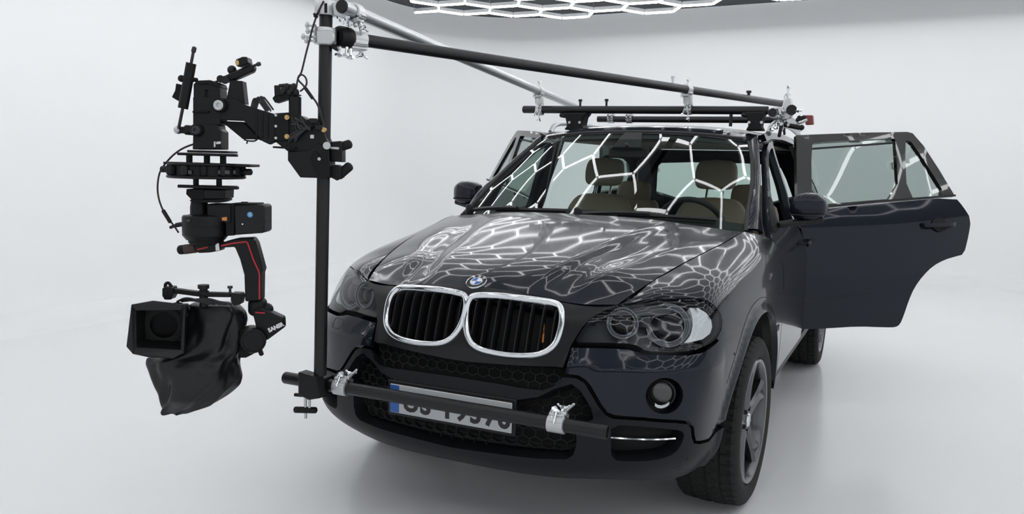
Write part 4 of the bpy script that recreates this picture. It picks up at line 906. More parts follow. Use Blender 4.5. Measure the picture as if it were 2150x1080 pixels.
# cluster at the right end
o=world_thing('double_clamp',rb,'big silver swivel clamp cluster at the right end of the roof bar','clamp')
half_coupler(o,onp(1636,236,1,1.50),(1,0,0),(.2,.3,-1),w=.05,wing=True,lever=True)
b=MB();q0=onp(1655,210,1,1.5);q1=onp(1642,262,1,1.5)
b.prism([onp(x,y,1,1.49) for x,y in ((1646,208),(1660,206),(1664,222),(1666,238),(1658,250),(1640,254),(1630,240),(1640,232))],(0,.05,0));b.build('clamp_body',steel,o,bevel=.006)
b=MB();bolt_nut(b,onp(1654,210,1,1.5),(0,0,1),.075,.008,wing=True);bolt_nut(b,onp(1654,204,1,1.5),(0,0,1),.022,.012);b.build('clamp_screw',chrome,o)
for x,y,d in ((1630,258,(0,-.3,-1)),(1642,262,(.2,-.4,-1)),(1650,256,(.6,-.6,-.6)),(1625,262,(-.3,-.4,-1)),(1664,235,(1,-.2,.2))):
    b=MB();bolt_nut(b,onp(x,y,1,1.47),d,.04,.008,wing=(x%4==0));b.build('clamp_bolt',chrome,o)
b=MB();b.cyl(onp(1662,231,1,1.46),onp(1662,231,1,1.56),.030,20);b.build('clamp_knob',plastic,o)
half_coupler(o,lr+V((0,.06,0)),(0,1,0),(1,0,.2),w=.05,wing=False,lever=True)
# ratchet with red end on the right
o=world_thing('strap_ratchet',onp(1665,258,1,1.5),'greasy silver ratchet with a dark red square end sticking out past the roof edge','ratchet')
b=MB();b.prism([onp(x,y,1,1.47) for x,y in ((1650,250),(1664,247),(1676,256),(1674,266),(1660,268),(1650,262))],(0,.06,0));b.build('ratchet_body',steel,o,bevel=.006)
b=MB();b.capsule(onp(1648,262,1,1.46),onp(1678,268,1,1.46),.014,12);b.ball(onp(1683,268,1,1.46),.016);b.ball(onp(1678,247,1,1.46),.012);b.capsule(onp(1674,252,1,1.46),onp(1689,246,1,1.46),.012,10);b.capsule(onp(1640,266,1,1.46),onp(1636,286,1,1.46),.010,10);b.capsule(onp(1646,270,1,1.46),onp(1647,282,1,1.46),.007,10);b.build('ratchet_handle',rigblk,o)
b=MB();b.prism([onp(x,y,1,1.46) for x,y in ((1690,242),(1706,242),(1707,261),(1691,262))],(0,.06,0));b.build('red_end',redtag,o,bevel=.004)
b=MB();b.capsule(onp(1678,258,1,1.46),onp(1693,252,1,1.46),.011,10);b.build('ratchet_pin',steel,o)
# small fixings: a short post and pins on the roof tubes
def pin(p,d,L,r,label,m_=plastic):
    o=world_thing('locking_pin',p,label,'pin','small locking pins on the roof tubes');b=MB();b.cyl(p,V(p)+unit(d)*L,r,10);b.lathe(V(p)+unit(d)*(L-.012),d,[(1e-5,0),(r*1.7,0),(r*1.7,.014),(1e-5,.014)],10);b.build('pin_body',m_,o)
top=.0243
for x,lab in ((1218,'small dark pin standing on the roof bar, leftmost'),(1273,'small dark pin standing on the roof bar, second from left'),(1568,'dark pin standing on the black slanting tube above the right roof foot')):
    if x<1500: pin(V((onp(x,228,1,RB)[0],RB,zr+top-.002)),(0,0,1),.045,.007,lab)
    else:
        q=V(La)+sd2*((2.2-La[1])/sd2[1]);pin(q+V((0,0,top-.003)),(0,0,1),.03,.010,lab)
k=.60;q=V(La)+sd2*(np.linalg.norm(V(Lb)-V(La))*k);pin(q+V((0,0,top-.003)),(0,0,1),.04,.006,'thin pin on the black slanting tube over the middle double clamp',steel)
o=world_thing('support_post',onp(1535,250,1,RB),'short dark post between roof bar and roof near the right foot','post');b=MB();b.cyl((onp(1535,240,1,RB)[0],RB,zr-.02),(onp(1535,240,1,RB)[0],RB,1.70),.010,12);b.build('post_rod',plastic,o)
# clamps on the rear roof bar
RA,RD=V((rc_[0],2.75,rd_[2]+.008)),V(rd_)
for x,lab in ((1283,'silver half clamp on the rear roof bar, near its left end'),(1322,'silver half clamp on the rear roof bar, second from its left end')):
    k=(onp(x,250,1,2.75)[0]-RA[0])/(RD[0]-RA[0]);c_=RA+(RD-RA)*k;o=world_thing('half_clamp',c_,lab,'clamp','silver half clamps on the roof');half_coupler(o,c_,RD-RA,(0,-.4,1),w=.05)
swivel(V(Lb)-sd2*.05,sd2,RA+(RD-RA)*((Lb[0]-RA[0])/(RD[0]-RA[0])),RD-RA,'silver double clamp at the far end of the black slanting tube, above the rear roof')
# ---- mast head
o=world_thing('mast_head_clamp',RP(682,18),'pale grey right-angle clamp at the very top of the mast holding the silver tube','clamp')
b=MB();b.lathe(RP(683,33,0),mdir,[(.0248,0),(.038,0),(.040,.004),(.040,.048),(.038,.052),(.0248,.052)],32);b.build('clamp_ring',steel,o)
b=MB();b.prism([RP(x,y,-.03) for x,y in ((696,6),(706,2),(728,30),(722,38),(700,32))],NN*.05);b.build('clamp_bridge',steel,o,bevel=.004)
half_coupler(o,V(Sa)+sd_*.10,sd_,(.2,.3,-1),w=.05,wing=True,lever=True)
b=MB();bolt_nut(b,RP(668,28,-.04),RP(660,35,-.04)-RP(668,28,-.04),.02,.007);b.box(RP(684,17,-.043),(.010,.004,.034));b.build('clamp_screw',rigdark,o)
o=world_thing('mast_head_clamp',RP(681,78),'grey clamp lower on the mast head with bolts sticking out to the left','clamp')
b=MB();b.lathe(RP(682,93,0),mdir,[(.0248,0),(.040,0),(.042,.004),(.042,.054),(.040,.058),(.0248,.058)],32);b.build('clamp_ring',steel,o)
b=MB();b.prism([RP(x,y,-.045) for x,y in ((663,64),(692,62),(702,70),(702,84),(694,94),(664,92))],NN*.03);b.build('clamp_jaw',steel,o,bevel=.006)

for x,y,L in ((664,78,.055),(662,66,.035),(662,86,.04),(664,54,.04)): b=MB();bolt_nut(b,RP(x,y,-.03),RP(x-20,y-1,-.03)-RP(x,y,-.03),L,.008);b.build('clamp_bolt',steel,o)
b=MB();b.prism([RP(x,y,-.02) for x,y in ((692,90),(700,92),(709,104),(704,106),(694,100))],NN*.04);b.build('clamp_foot',rigblk,o,bevel=.003)
o=world_thing('tube_coupler',La,'black collar gripping the black slanting tube beside the mast','clamp')
d=sd2;b=MB();b.lathe(V(La)+d*.005,d,[(.0246,0),(.036,0),(.040,.008),(.040,.05),(.036,.06),(.0246,.06)],32);b.build('collar',rigblk,o)
o=world_thing('pipe_clamp',V(La)+d*.09,'wide pale strap clamp around the upper end of the black slanting tube','clamp')
half_coupler(o,V(La)+d*.092,d,(.15,0,-1),m_=white_band,w=.075,wing=True,lever=False)
for x,y in ((714,98),(728,99),(736,103)):
    b=MB();bolt_nut(b,RP(x,y,-.01),(.1*(x-722)/10,-.2,-1),.04,.009);b.build('clamp_bolt',chrome,o)
for x,y in ((720,52),(728,46),(734,58),(716,46)):
    b=MB();bolt_nut(b,RP(x,y,-.01),(.2*(x-722)/10,-.2,1),.025,.008);b.build('clamp_bolt',chrome,o)
# ---- stabiliser arm
ARM=world_thing('stabilizer_arm',RP(690,330),'black parallelogram stabiliser arm reaching left from the mast, with hoses, bolts and knobs','camera arm')
def pz(name,pts,b0,t,m_=None,parent=None,bevel=.003):
    b=MB();b.prism([RP(x,y,b0) for x,y in pts],NN*t);return b.build(name,m_ or rigblk,parent or ARM,bevel=bevel)
pz('mast_bracket',[(604,318),(650,316),(668,300),(690,318),(692,374),(666,374),(630,373),(604,337)],-.055,.11)
pz('bracket_plate',[(660,316),(672,330),(690,318),(692,374),(668,374),(652,332)],-.066,.012,rigdark)
pz('arm_housing',[(576,238),(606,236),(632,243),(650,256),(668,258),(676,268),(684,290),(692,306),(690,322),(664,320),(604,318),(578,298)],-.045,.09)
pz('shelf_plate',[(572,307),(619,309),(619,313),(572,311)],-.07,.12,rigdark)
pz('upper_link',[(452,206),(493,208),(514,220),(531,226),(568,237),(578,240),(578,298),(566,304),(551,297),(512,254),(461,252),(453,240)],-.038,.022)
pz('upper_link',[(452,206),(493,208),(514,220),(531,226),(568,237),(578,240),(578,298),(566,304),(551,297),(512,254),(461,252),(453,240)],.022,.022)
pz('lower_web',[(463,254),(511,256),(549,296),(542,293),(509,292)],-.018,.04,rigdark)
for x in (536,548,560): pz('link_rib',[(x,228+(x-530)*.3),(x+4,229+(x-530)*.3),(x+4,292),(x,284+(x-536)*.25)],-.042,.006,rigblk)
pz('side_plate',[(576,240),(606,238),(607,296),(577,297)],-.052,.012,rigdark)
for x,y,r_,e_ in ((579,242,.005,.057),(579,265,.005,.057),(579,290,.005,.057),(686,306,.014,.075),(670,334,.006,.072)):
    b=MB();b.cyl(RP(x,y,-.046),RP(x,y,-e_),r_,14);b.build('arm_bolt',steel,ARM)
for x,y in ((604,247),(604,287),(681,273)):
    b=MB();b.lathe(RP(x,y,-.05),-NN,[(1e-5,.016),(.004,.016),(.004,.012),(.009,.012),(.009,0)],14);b.build('brass_fitting',brass,ARM)
pz('mast_grip',[(693,298),(716,296),(718,302),(718,341),(694,339)],-.03,.07,rigblk)
pz('mast_grip',[(693,349),(706,346),(716,350),(716,374),(702,377),(693,372)],-.03,.07,rigblk)
for a_,b_,r_ in (((714,309),(733,303),.017),((712,368),(733,350),.018)):
    b=MB();b.capsule(RP(*a_,0),RP(*b_,0),r_,16);b.capsule(RP(a_[0]-6,a_[1]+4,0),RP(*a_,0),r_*.8,14);b.build('grip_knob',rubber,ARM)
b=MB();b.cyl(RP(694,311,-.036),RP(712,312,-.036),.005,8);b.build('grip_rod',steel,ARM)
pz('white_badge',[(651,283),(659,283),(659,291),(651,291)],-.047,.003,white)
b=MB();b.cyl(RP(619.5,246,-.02),RP(619.5,204,-.02),.023,24);b.build('spring_post',rigblk,ARM)
# tangle of hoses round the middle joint
for i in range(9):
    a=[(612+i*6%30,246+(i*7)%20),(618+(i*11)%34,262+(i*5)%24),(628+(i*7)%30,282-(i*6)%26),(606+(i*13)%26,298-(i*3)%14)]
    b=MB();b.tube(chaikin([RP(x,y,-.055-.004*(i%4)) for x,y in a],3,False),.0045,8);b.build('hose',cable_m,ARM)
for i in range(6):
    cx=545+(i*5)%16;cy=222-(i*3)%6;P=[RP(528+i*2,224+i,-.02),RP(cx-12+i,204-i,-.01),RP(cx,cy-8,-.03),RP(cx+14,cy+12,-.03)];b=MB();b.tube(chaikin(P,3,False),.0035,8);b.build('hose',cable_m,ARM)
b=MB();b.tube(chaikin([RP(*p,-.01) for p in ((512,293),(520,296),(534,297),(540,293))],2,False),.003,8);b.tube([RP(520,295,-.01),RP(518,302,-.01)],.003,8);b.build('hose',cable_m,ARM)
for i,(x,y) in enumerate(((642,256),(650,262),(658,254),(664,262),(670,268),(646,268))):
    b=MB();b.box(RP(x,y,-.05-.004*(i%3)),(.028,.022,.018),(RR,NN,V((0,0,1))));b.build('cable_connector',[plastic,rigdark][i%2],ARM,bevel=.003)
# gadget on the spring post
pz('control_unit',[(571,206),(577,200),(606,192),(628,198),(620,202),(590,212),(577,216)],-.03,.05,rigdark)
pz('control_unit',[(575,179),(587,179),(589,200),(576,202)],-.035,.06,rigblk)
b=MB()
for i in range(7): b.ball(RP(592+i*5,194-(i%3)*6,-.03),.012,seg=10,sc=(1,.9,1.1))
b.tube([RP(x,y,-.03) for x,y in ((586,180),(598,179),(612,180),(622,186))],.006,8);b.build('control_knobs',plastic,ARM)
# forward post with tilted damper
pz('damper_post',[(483,168),(509,170),(509,174),(514,219),(475,208)],-.025,.05)
pz('damper_body',[(464,162),(470,173),(478,172),(501,163),(530,150),(533,140),(528,134),(508,142),(482,153)],-.022,.044,rigblk,bevel=.008)
b=MB();b.cyl(RP(463,166,-.034),RP(463,166,.03),.014,16);b.cyl(RP(472,168,-.036),RP(472,168,.03),.015,16);b.ball(RP(487,147,0),.017);b.build('damper_knob',plastic,ARM)
b=MB();b.cyl(RP(532,138.5),RP(542,135),.005,10);b.capsule(RP(541,135.4),RP(545,134),.008,12);b.cyl(RP(463,168),RP(450,173),.004,8);b.build('damper_rod',alloy_d,ARM)
pz('sensor_box',[(494,125),(508,119),(518,119),(521,133),(510,138),(497,140)],-.03,.06,rigblk,bevel=.004)
pz('sensor_lens',[(492,128),(500,126),(502,136),(496,139)],-.036,.01,brass,bevel=.003)
# ---- head column that carries the gimbal
HEAD=world_thing('gimbal_column',RP(435,310),'black upright head column with slanted gas damper at the left end of the stabiliser arm','camera mount')
for pts in ([(406,186),(430,188),(430,206),(406,206)],[(436,188),(461,188),(462,206),(436,206)],[(406,177),(412,171),(440,169),(456,174),(461,182),(461,189),(406,189)],[(405,204),(462,204),(462,262),(405,262)]):
    pz('column_upper',pts,-.04,.08,rigblk,HEAD,.002)
pz('column_cap',[(409,174),(416,169),(440,168),(457,174),(461,184),(455,182),(440,177),(416,177)],-.047,.094,rigdark,HEAD)
pz('column_lower',[(406,258),(457,262),(458,270),(464,276),(464,314),(404,314),(405,280)],-.042,.084,rigblk,HEAD)
pz('column_lip',[(403,233),(438,233),(438,237),(403,237)],-.05,.10,rigdark,HEAD)
def disc(name,x,y,b0,r,m1,m2,parent):
    b=MB();b.lathe(RP(x,y,b0+.02),-NN,[(r*1.35,0),(r*1.35,.02),(r*1.05,.026),(r*1.0,.026)],28);o=b.build(name,rigdark,parent)
    b=MB();b.lathe(RP(x,y,b0+.02),-NN,[(1e-5,.020),(r*.35,.020),(r*.4,.026),(r*.7,.028),(r,.025),(r,.018)],24);b.build('bolt_face',m2,o);return o
disc('pivot_bolt',463,222,-.055,.019,None,steel,HEAD);disc('pivot_bolt',415.5,274,-.055,.017,None,alloy_d,HEAD)
b=MB();b.cyl(RP(376,273),RP(410,274),.013,14);b.capsule(RP(392,273),RP(404,274),.019,14);b.build('ball_stud',rigblk,HEAD)
b=MB();b.ball(RP(374,273),.016);b.build('damper_joint',steel,HEAD)
b=MB();b.cyl(RP(401.5,133,-.03),RP(384,228,-.03),.0185,24);b.cyl(RP(394,170,-.03),RP(395,165,-.03),.0215,24);b.build('gas_damper',rigblk,HEAD)
b=MB();b.cyl(RP(400.5,138,-.03),RP(406.5,106,-.03),.0055,10);b.capsule(RP(406.2,108,-.03),RP(408,101,-.03),.0085,12);b.cyl(RP(384,226,-.03),RP(375,270,-.015),.0058,10);b.build('damper_rod',alloy_d,HEAD)
b=MB();b.capsule(RP(379,165,-.03),RP(413,168,-.01),.008,12);b.ball(RP(381,165,-.03),.013);b.build('damper_knob',rigdark,HEAD)
pz('counter_block',[(369,175),(382,178),(383,196),(375,213),(360,204),(367,190)],0.,.05,rigdark,HEAD)
pz('maker_label',[(449,298),(452,297),(452,309),(449,309)],-.0455,.003,white,HEAD,0);pz('maker_label',[(454,298),(463,297),(463,302),(454,303)],-.0455,.003,white,HEAD,0)
# ---- vibration isolator stack
ISO=world_thing('vibration_isolator',RP(434,360),'black stack of vibration isolator plates and rods under the head column','camera mount')
pz('plate',[(392,315),(477,317),(477,322),(392,320)],-.06,.12,rigblk,ISO);
pz('mount_rail',[(371,320),(496,323.5),(496,329.5),(371,326)],-.07,.025,rigblk,ISO);pz('mount_rail',[(371,320),(496,323.5),(496,329.5),(371,326)],.045,.025,rigblk,ISO)
for x in (397.5,434.5,468.5):
    b=MB();b.cyl(RP(x,324),RP(x,346),.0115,16);b.build('spacer_post',rigblk,ISO)
pz('plate',[(342,339.5),(525,345.5),(525,351.5),(342,345)],-.06,.12,rigblk,ISO)
b=MB();c0=RP(434,375);b.lathe(c0,(0,0,1),[(1e-5,0),(.135,0),(.142,.003),(.142,.010),(.125,.012),(.125,.046),(.14,.05),(.14,.056),(1e-5,.056)],40);b.build('damper_ring',rigblk,ISO)
for i in range(12):
    a=2*np.pi*i/12+.2;b=MB();d=V((math.cos(a),math.sin(a),0));b.capsule(c0+d*.128+V((0,0,.018)),c0+d*.128+V((0,0,.042)),.014,12);b.build('damper_bead',[rigdark,plastic][i%2],ISO)
for x,y in ((347,355.5),(520.5,361.5)):
    b=MB();b.capsule(RP(x-6,y,-.02),RP(x+5,y,-.02),.0125,14);b.cyl(RP(434,y+3,-.02),RP(x,y,-.02),.006,8);b.build('side_knob',plastic,ISO)
for x,w in ((395,7),(458,4),(472,10),(490,4)): pz('white_mark',[(x,358),(x+w,358.5),(x+w,366),(x,365.5)],-.1365,.003,lamp_in,ISO,0)
for x in (411.5,460):
    b=MB();b.cyl(RP(x,372),RP(x,396),.0105,16);b.build('spacer_post',rigblk,ISO)
pz('mount_rail',[(372,388),(498,392),(498,398.5),(372,394.5)],-.07,.025,rigblk,ISO);pz('mount_rail',[(372,388),(498,392),(498,398.5),(372,394.5)],.045,.025,rigblk,ISO)
pz('plate',[(392,390),(478,392),(478,397),(392,395)],-.06,.12,rigblk,ISO)
# ---- gimbal
GIM=world_thing('camera_gimbal',RP(432,470),'black three-axis camera gimbal with red stripes hanging from the isolator stack','gimbal')
pz('release_plate',[(391,397),(428,397),(428,424),(402,420),(390,408)],-.05,.09,rigdark,GIM);pz('release_plate',[(427,398),(473,399),(472,418),(427,418)],-.052,.10,rigblk,GIM)
pz('release_lever',[(397,420),(468,418),(470,422),(460,426),(402,426)],-.055,.10,rigdark,GIM)
b=MB();b.lathe(RP(419,453),(0,0,1),[(.034,0),(.034,.03),(.030,.055),(.030,.072)],28);b.build('yaw_neck',rigblk,GIM)
pz('handle_socket',[(434,428),(484,429),(484,470),(434,462)],-.046,.085,rigblk,GIM,.006)
b=MB();b.lathe(RP(432,500),(0,0,1),[(1e-5,-.006),(.070,-.006),(.078,.004),(.084,.012),(.084,.078),(.080,.086),(.05,.090),(1e-5,.090)],48);b.lathe(RP(432,474),(0,0,1),[(.0845,0),(.0852,.002),(.0845,.004)],48);b.build('yaw_motor',rigblk,GIM)
b=MB();b.lathe(RP(433,512),(0,0,1),[(1e-5,0),(.058,0),(.064,.006),(.064,.022),(1e-5,.026)],40);b.build('yaw_ring',rigdark,GIM)
pz('warning_sticker',[(466,457),(476,456),(476,464),(466,463)],-.0875,.003,orange,GIM,0)
pz('white_mark',[(391,462),(399,461),(399,465),(391,466)],-.083,.003,lamp_in,GIM,0)
b=MB();b.capsule(RP(379,525),RP(412,521),.018,16);b.build('tail_grip',rigdark,GIM)
b=MB();b.cyl(RP(388,524),RP(411,521),.0188,20);b.build('grip_band',mat('worn brown rubber',(.055,.030,.020),.6),GIM)
pz('tail_arm',[(408,513),(440,510),(462,509),(462,527),(440,531),(418,532),(408,529)],-.03,.06,rigblk,GIM,.006)
pz('red_stripe',[(414,523),(436,518),(436,521),(414,526)],-.0325,.004,red,GIM,0);pz('white_mark',[(452,512),(459,511),(461,526),(453,527)],-.0325,.003,white,GIM,0)
arm_o=[(460,512),(480,505),(496,501),(529,499.5),(536,511),(544,540),(551,566),(548,575),(547,632),(514,634),(512,578),(503,545),(492,519),(462,521)]
pz('roll_arm',arm_o,-.03,.06,rigblk,GIM,.006)
b=MB();P=[RP(x,y,-.0318) for x,y in ((464,516.5),(490,511),(516,508),(520,510),(532,545),(543.5,570),(545,580),(545,629))];b.sweep(P,[(-.0028,-.001),(.0028,-.001),(.0028,.0015),(-.0028,.0015)],nrm=[-NN]*len(P));b.build('red_stripe',red,GIM,smooth=False)
b=MB()
for i in range(16): b.cyl(RP(535.5+i*.95,508+i*3.6,-.028),RP(535.5+i*.95,508+i*3.6,.028),.0045,8)
b.build('arm_ridges',rigdark,GIM)
b=MB();b.capsule(RP(541,636,.02),RP(541,652,.02),.036,20);b.ball(RP(560,650,.02),.026);b.build('roll_motor',rigblk,GIM)
pz('level_arm',[(528,652),(545,646),(593,668),(594,690),(562,714),(548,719),(540,700)],-.02,.05,rigblk,GIM,.006)
pz('red_stripe',[(536,655.5),(556,656.5),(556,659),(536,658)],-.034,.004,red,GIM,0)
d_=unit(RP(593,682,-.02)-RP(562,706,-.02));d_=unit(RP(592,683,-.022)-RP(566,695,-.022))
text_mesh('5ANSR',.021,'arm_lettering',white,GIM,RP(579,688,-.0225),d_,np.cross(-NN,d_)*1.0,.0006,.0012)
d_t=unit(V((.45,-.89,.0)))
b=MB();c0=RP(519,714,-.03);b.lathe(c0+NN*.05,-NN*.92+RR*.39,[(1e-5,0),(.044,0),(.049,.004),(.049,.07),(.046,.078),(.040,.080),(.038,.077),(1e-5,.077)],40);b.build('tilt_motor',rigblk,GIM)
b=MB();b.capsule(RP(542,726,-.02),RP(549,744,-.04),.009,12);b.build('tilt_lever',rigdark,GIM)
pz('tilt_foot',[(501,738),(540,736),(532,744),(516,752),(502,752)],-.02,.05,rigdark,GIM)
# battery
BAT=world_thing('battery_pack',RP(517,460),'flat black battery box with round blue logo fixed to the right of the gimbal motor','battery')
pz('battery_plate',[(472,430),(492,428),(492,495),(474,496)],-.04,.10,rigdark,BAT)
pz('battery_case',[(491,431),(550,430),(555,434),(555,487),(550,490),(493,494)],-.05,.10,plastic,BAT,.006)
pz('battery_top',[(484,427),(541,427),(541,431),(484,431)],-.04,.08,rigdark,BAT)
b=MB();b.cyl(RP(507,428),RP(520,428),.008,10);b.build('battery_latch',plastic,BAT)
b=MB();b.lathe(RP(525,451,-.0502),-NN,[(1e-5,0),(.0105,0),(.0105,.0015),(1e-5,.0015)],24);b.build('blue_logo',mat('pale blue print',(.10,.32,.62),.5),BAT)
text_mesh('G',.014,'logo_letter',white,BAT,RP(525,451,-.0522),RR,(0,0,1),.0003)
b=MB();b.cyl(RP(509,471,-.049),RP(509,471,-.052),.003,8);b.build('status_light',white,BAT)
# ---- cinema camera under its rain cover
CAMR=world_thing('cinema_camera',RP(420,740),'cinema camera with square matte box, wrapped in a black rain cover, hanging from the gimbal','camera')
# matte box: faces the viewer's left
mf=unit(-NN+RR*.16-V((0,0,.06)));mr=unit(np.cross(V((0,0,1)),-mf));mr=mr if mr@RR>0 else -mr;mu=np.cross(mf,mr);mu=mu if mu[2]>0 else -mu
mc=RP(333,692,-.11)
def MBX(x,y,d): return mc+mr*((x-333)*PXM*.97)+mu*((692-y)*PXM*.97)-mf*d
front=[(286,640),(327,628),(384,638),(388,652),(381,742),(361,752),(311,747),(283,742),(272,726)]
inner=[(290,652),(377,650),(375,737),(288,731)]
b=MB();o8=[(286,642),(384,640),(381,742),(280,738)]
fr=[MBX(x,y,0) for x,y in o8];bk=[MBX(333+(x-333)*.72+8,692+(y-692)*.74,.13) for x,y in o8];ii=[MBX(x,y,0.004) for x,y in inner];ib=[MBX(333+(x-333)*.80,692+(y-692)*.80,.07) for x,y in inner]
b.add(fr+bk+ii+ib,[(0,1,5,4),(1,2,6,5),(2,3,7,6),(3,0,4,7),(0,8,9,1),(1,9,10,2),(2,10,11,3),(3,11,8,0),(8,12,13,9),(9,13,14,10),(10,14,15,11),(11,15,12,8)])
mbx=b.build('matte_box',rigdark,CAMR,bevel=.004)
b=MB();b.prism([MBX(333+(x-333)*.82,692+(y-692)*.82,.068) for x,y in inner],-mf*.004);b.build('filter_stage',matte,mbx)
b=MB();b.lathe(MBX(334,693,.066),mf,[(.062,-.03),(.066,.003),(.072,.003),(.072,-.03)],48);b.build('lens_barrel',matte,mbx)
b=MB();A=np.linspace(0,np.pi/2,8);b.lathe(MBX(334,693,.075),mf,[(.062*math.cos(a)+1e-5,.012*math.sin(a)) for a in A],40);b.build('lens_glass',black_glass,mbx)
# cloth-covered flaps round the matte box opening
for nm,pts,ds in (('top_flap',[(284,638),(327,629),(386,638),(378,651),(290,652)],[-.012,-.02,-.012,.002,.002]),('side_flap',[(284,638),(290,652),(288,731),(282,743),(271,726)],[-.012,.002,.002,-.008,-.014]),
                  ('bottom_flap',[(282,743),(288,731),(375,737),(382,742),(361,752),(311,748)],[-.008,.002,.002,-.006,-.018,-.018]),('side_flap',[(386,638),(388,652),(382,742),(375,737),(378,651)],[-.012,-.010,-.006,.002,.002])):
    b=MB();b.prism([MBX(x,y,d_) for (x,y),d_ in zip(pts,ds)],-mf*.005);b.build(nm,cover,mbx,smooth=False)
# the cover: rings down the bag, folded cloth
L_=[(640,392,488),(655,394,500),(675,395,503),(700,394,503),(722,388,501),(738,370,500),(750,322,499),(765,317,498),(790,324,499),(810,330,490),(830,337,468),(845,341,446),(858,347,408),(865,356,385)]
rings=[];n=64
for y,x0,x1 in L_:
    c=(RP(x0,y)+RP(x1,y))/2;hw=np.linalg.norm(RP(x1,y)-RP(x0,y))/2;dep=np.interp(y,[640,700,760,830,866],[.060,.075,.10,.085,.045]);c=c+NN*np.interp(y,[640,735,752,870],[.045,.045,.01,.0])
    ring=[]
    for a in np.linspace(0,2*np.pi,n,endpoint=False):
        ca,sa=math.cos(a),math.sin(a);e=.72;u=math.copysign(abs(ca)**e,ca);w=math.copysign(abs(sa)**e,sa)
        ring.append(c+RR*hw*u+NN*dep*w)
    rings.append(ring)
A=V(rings);k=np.linspace(0,len(L_)-1,46);i0=np.clip(k.astype(int),0,len(L_)-2);f=(k-i0)[:,None,None];A=A[i0]*(1-f)+A[i0+1]*f
cen=A.mean(1,keepdims=True);D=(A-cen);D/=np.linalg.norm(D,axis=2,keepdims=True)
ang=np.linspace(0,2*np.pi,n,endpoint=False)[None,:];lev=np.linspace(0,1,46)[:,None]
fold=.010*np.sin(3*ang+9*lev+1.2*np.sin(2*ang+4*lev))+.007*np.sin(7*ang-11*lev+2)+.006*np.abs(np.sin(5*ang+6*lev))+.0035*np.sin(13*ang+17*lev)
fold=fold*np.clip(np.minimum(lev*6,1.),0,1)
A=A+D*fold[:,:,None]
m_=len(A);b=MB();b.add(A.reshape(-1,3),[(i*n+j,i*n+(j+1)%n,(i+1)*n+(j+1)%n,(i+1)*n+j) for i in range(m_-1) for j in range(n)]+[tuple(range(n)),tuple((m_-1)*n+j for j in range(n))])
cv=b.build('rain_cover',cover,CAMR,sharp=80,sub=1)
# neck of the cover round the matte box
n2=40;ringA=[MBX(333+(x-333)*.80+7,692+(y-692)*.82,.10) for x,y in densify(o8,10)]
N_=len(ringA);cA=V(ringA).mean(0);ringB=[RP(410,700,0.045)+(p-cA)*1.0+mf*.0 for p in ringA];rngs=[]
for t in np.linspace(0,1,10): rngs.append([V(p)*(1-t)+V(q)*t+(V(p)-cA)/np.linalg.norm(V(p)-cA)*(.006*math.sin(9*t+j*1.1)) for j,(p,q) in enumerate(zip(ringA,ringB))])
b=MB();b.add([p for r_ in rngs for p in r_],[(i*N_+j,i*N_+(j+1)%N_,(i+1)*N_+(j+1)%N_,(i+1)*N_+j) for i in range(9) for j in range(N_)]);b.build('cover_neck',cover,cv,sharp=80)
# top handle
def pc(name,pts,b0,t,m_=rigblk,bevel=.003): return pz(name,pts,b0,t,m_,CAMR,bevel)
pc('top_handle',[(360,606),(420,614),(484,616),(484,625),(420,624),(360,616)],-.035,.03)
pc('handle_block',[(340,606),(346,603),(361,604),(363,620),(358,630),(345,630),(340,622)],-.045,.05);pc('handle_block',[(484,616),(504,617),(507,624),(504,640),(490,643),(484,632)],-.045,.05)
b=MB();b.tube(chaikin([RP(x,y,-.02) for x,y in ((347,604),(347,597),(353,593),(359,600),(361,606))],2,False),.006,8);b.build('cable_hook',rigdark,CAMR)
b=MB();b.lathe(RP(428,644,-.02),(0,0,1),[(.016,0),(.016,.045),(.019,.048),(.020,.060),(.015,.062),(.015,.068),(.021,.070),(.021,.084),(1e-5,.086)],24);b.build('handle_knob',plastic,CAMR)
b=MB();b.cyl(RP(483,617,-.02),RP(483,604,-.02),.005,10);b.lathe(RP(483,604,-.02),(0,0,1),[(1e-5,-.003),(.010,-.003),(.010,.006),(1e-5,.006)],12);b.build('handle_screw',alloy_d,CAMR)
for i in range(5):
    b=MB();b.tube(chaikin([RP(372+i*9,634-i,-.04),RP(390+i*12,625+(i*5)%6,-.05),RP(418+i*10,632+(i*3)%5,-.05),RP(440+i*12,640,-.04)],2,False),.0045,8);b.build('camera_cable',cable_m,CAMR)
pc('cover_buckle',[(492,770),(499,768),(501,780),(500,797),(493,801),(489,788)],-.06,.02,rigdark)
# ---- loose cables
def cable(pts,r,label,b0=-.04):
    P=[RP(p[0],p[1],p[2] if len(p)>2 else b0) for p in pts];o=world_thing('cable',P[0],label,'cable');b=MB();b.tube(chaikin(P,3,False),r,8);b.build('cable_run',cable_m,o);return o,P
o,P=cable([(680,2),(668,24),(661,44),(655,62),(650,84),(643,110),(636,140),(632,155),(627,160),(625,166),(629,172),(636,178),(641,186),(648,192),(654,202),(664,214),(671,230),(676,250),(680,268)],.0036,'thin black cable hanging from the mast top to the stabiliser arm')
b=MB();b.capsule(RP(642,186,-.04),RP(656,206,-.04),.0065,10);b.build('cable_plug',plastic,o)
o,P=cable([(622,186),(624,172),(626,163),(632,156),(640,160),(644,168),(644,178),(638,186),(630,192)],.0034,'short cable loop above the control unit on the arm')
o,P=cable([(406,303),(386,310),(366,323),(348,342),(334,362),(330,394),(333,418),(341,440),(352,458),(366,475),(375,489)],.0036,'black cable bowing out to the left of the isolator stack',-.02)
b=MB();b.capsule(RP(343,443,-.02),RP(357,466,-.02),.0075,10);b.capsule(RP(358,478,-.02),RP(372,472,-.02),.006,10);b.capsule(RP(371,473,-.02),RP(388,470,-.02),.009,10);b.build('cable_plug',plastic,o)
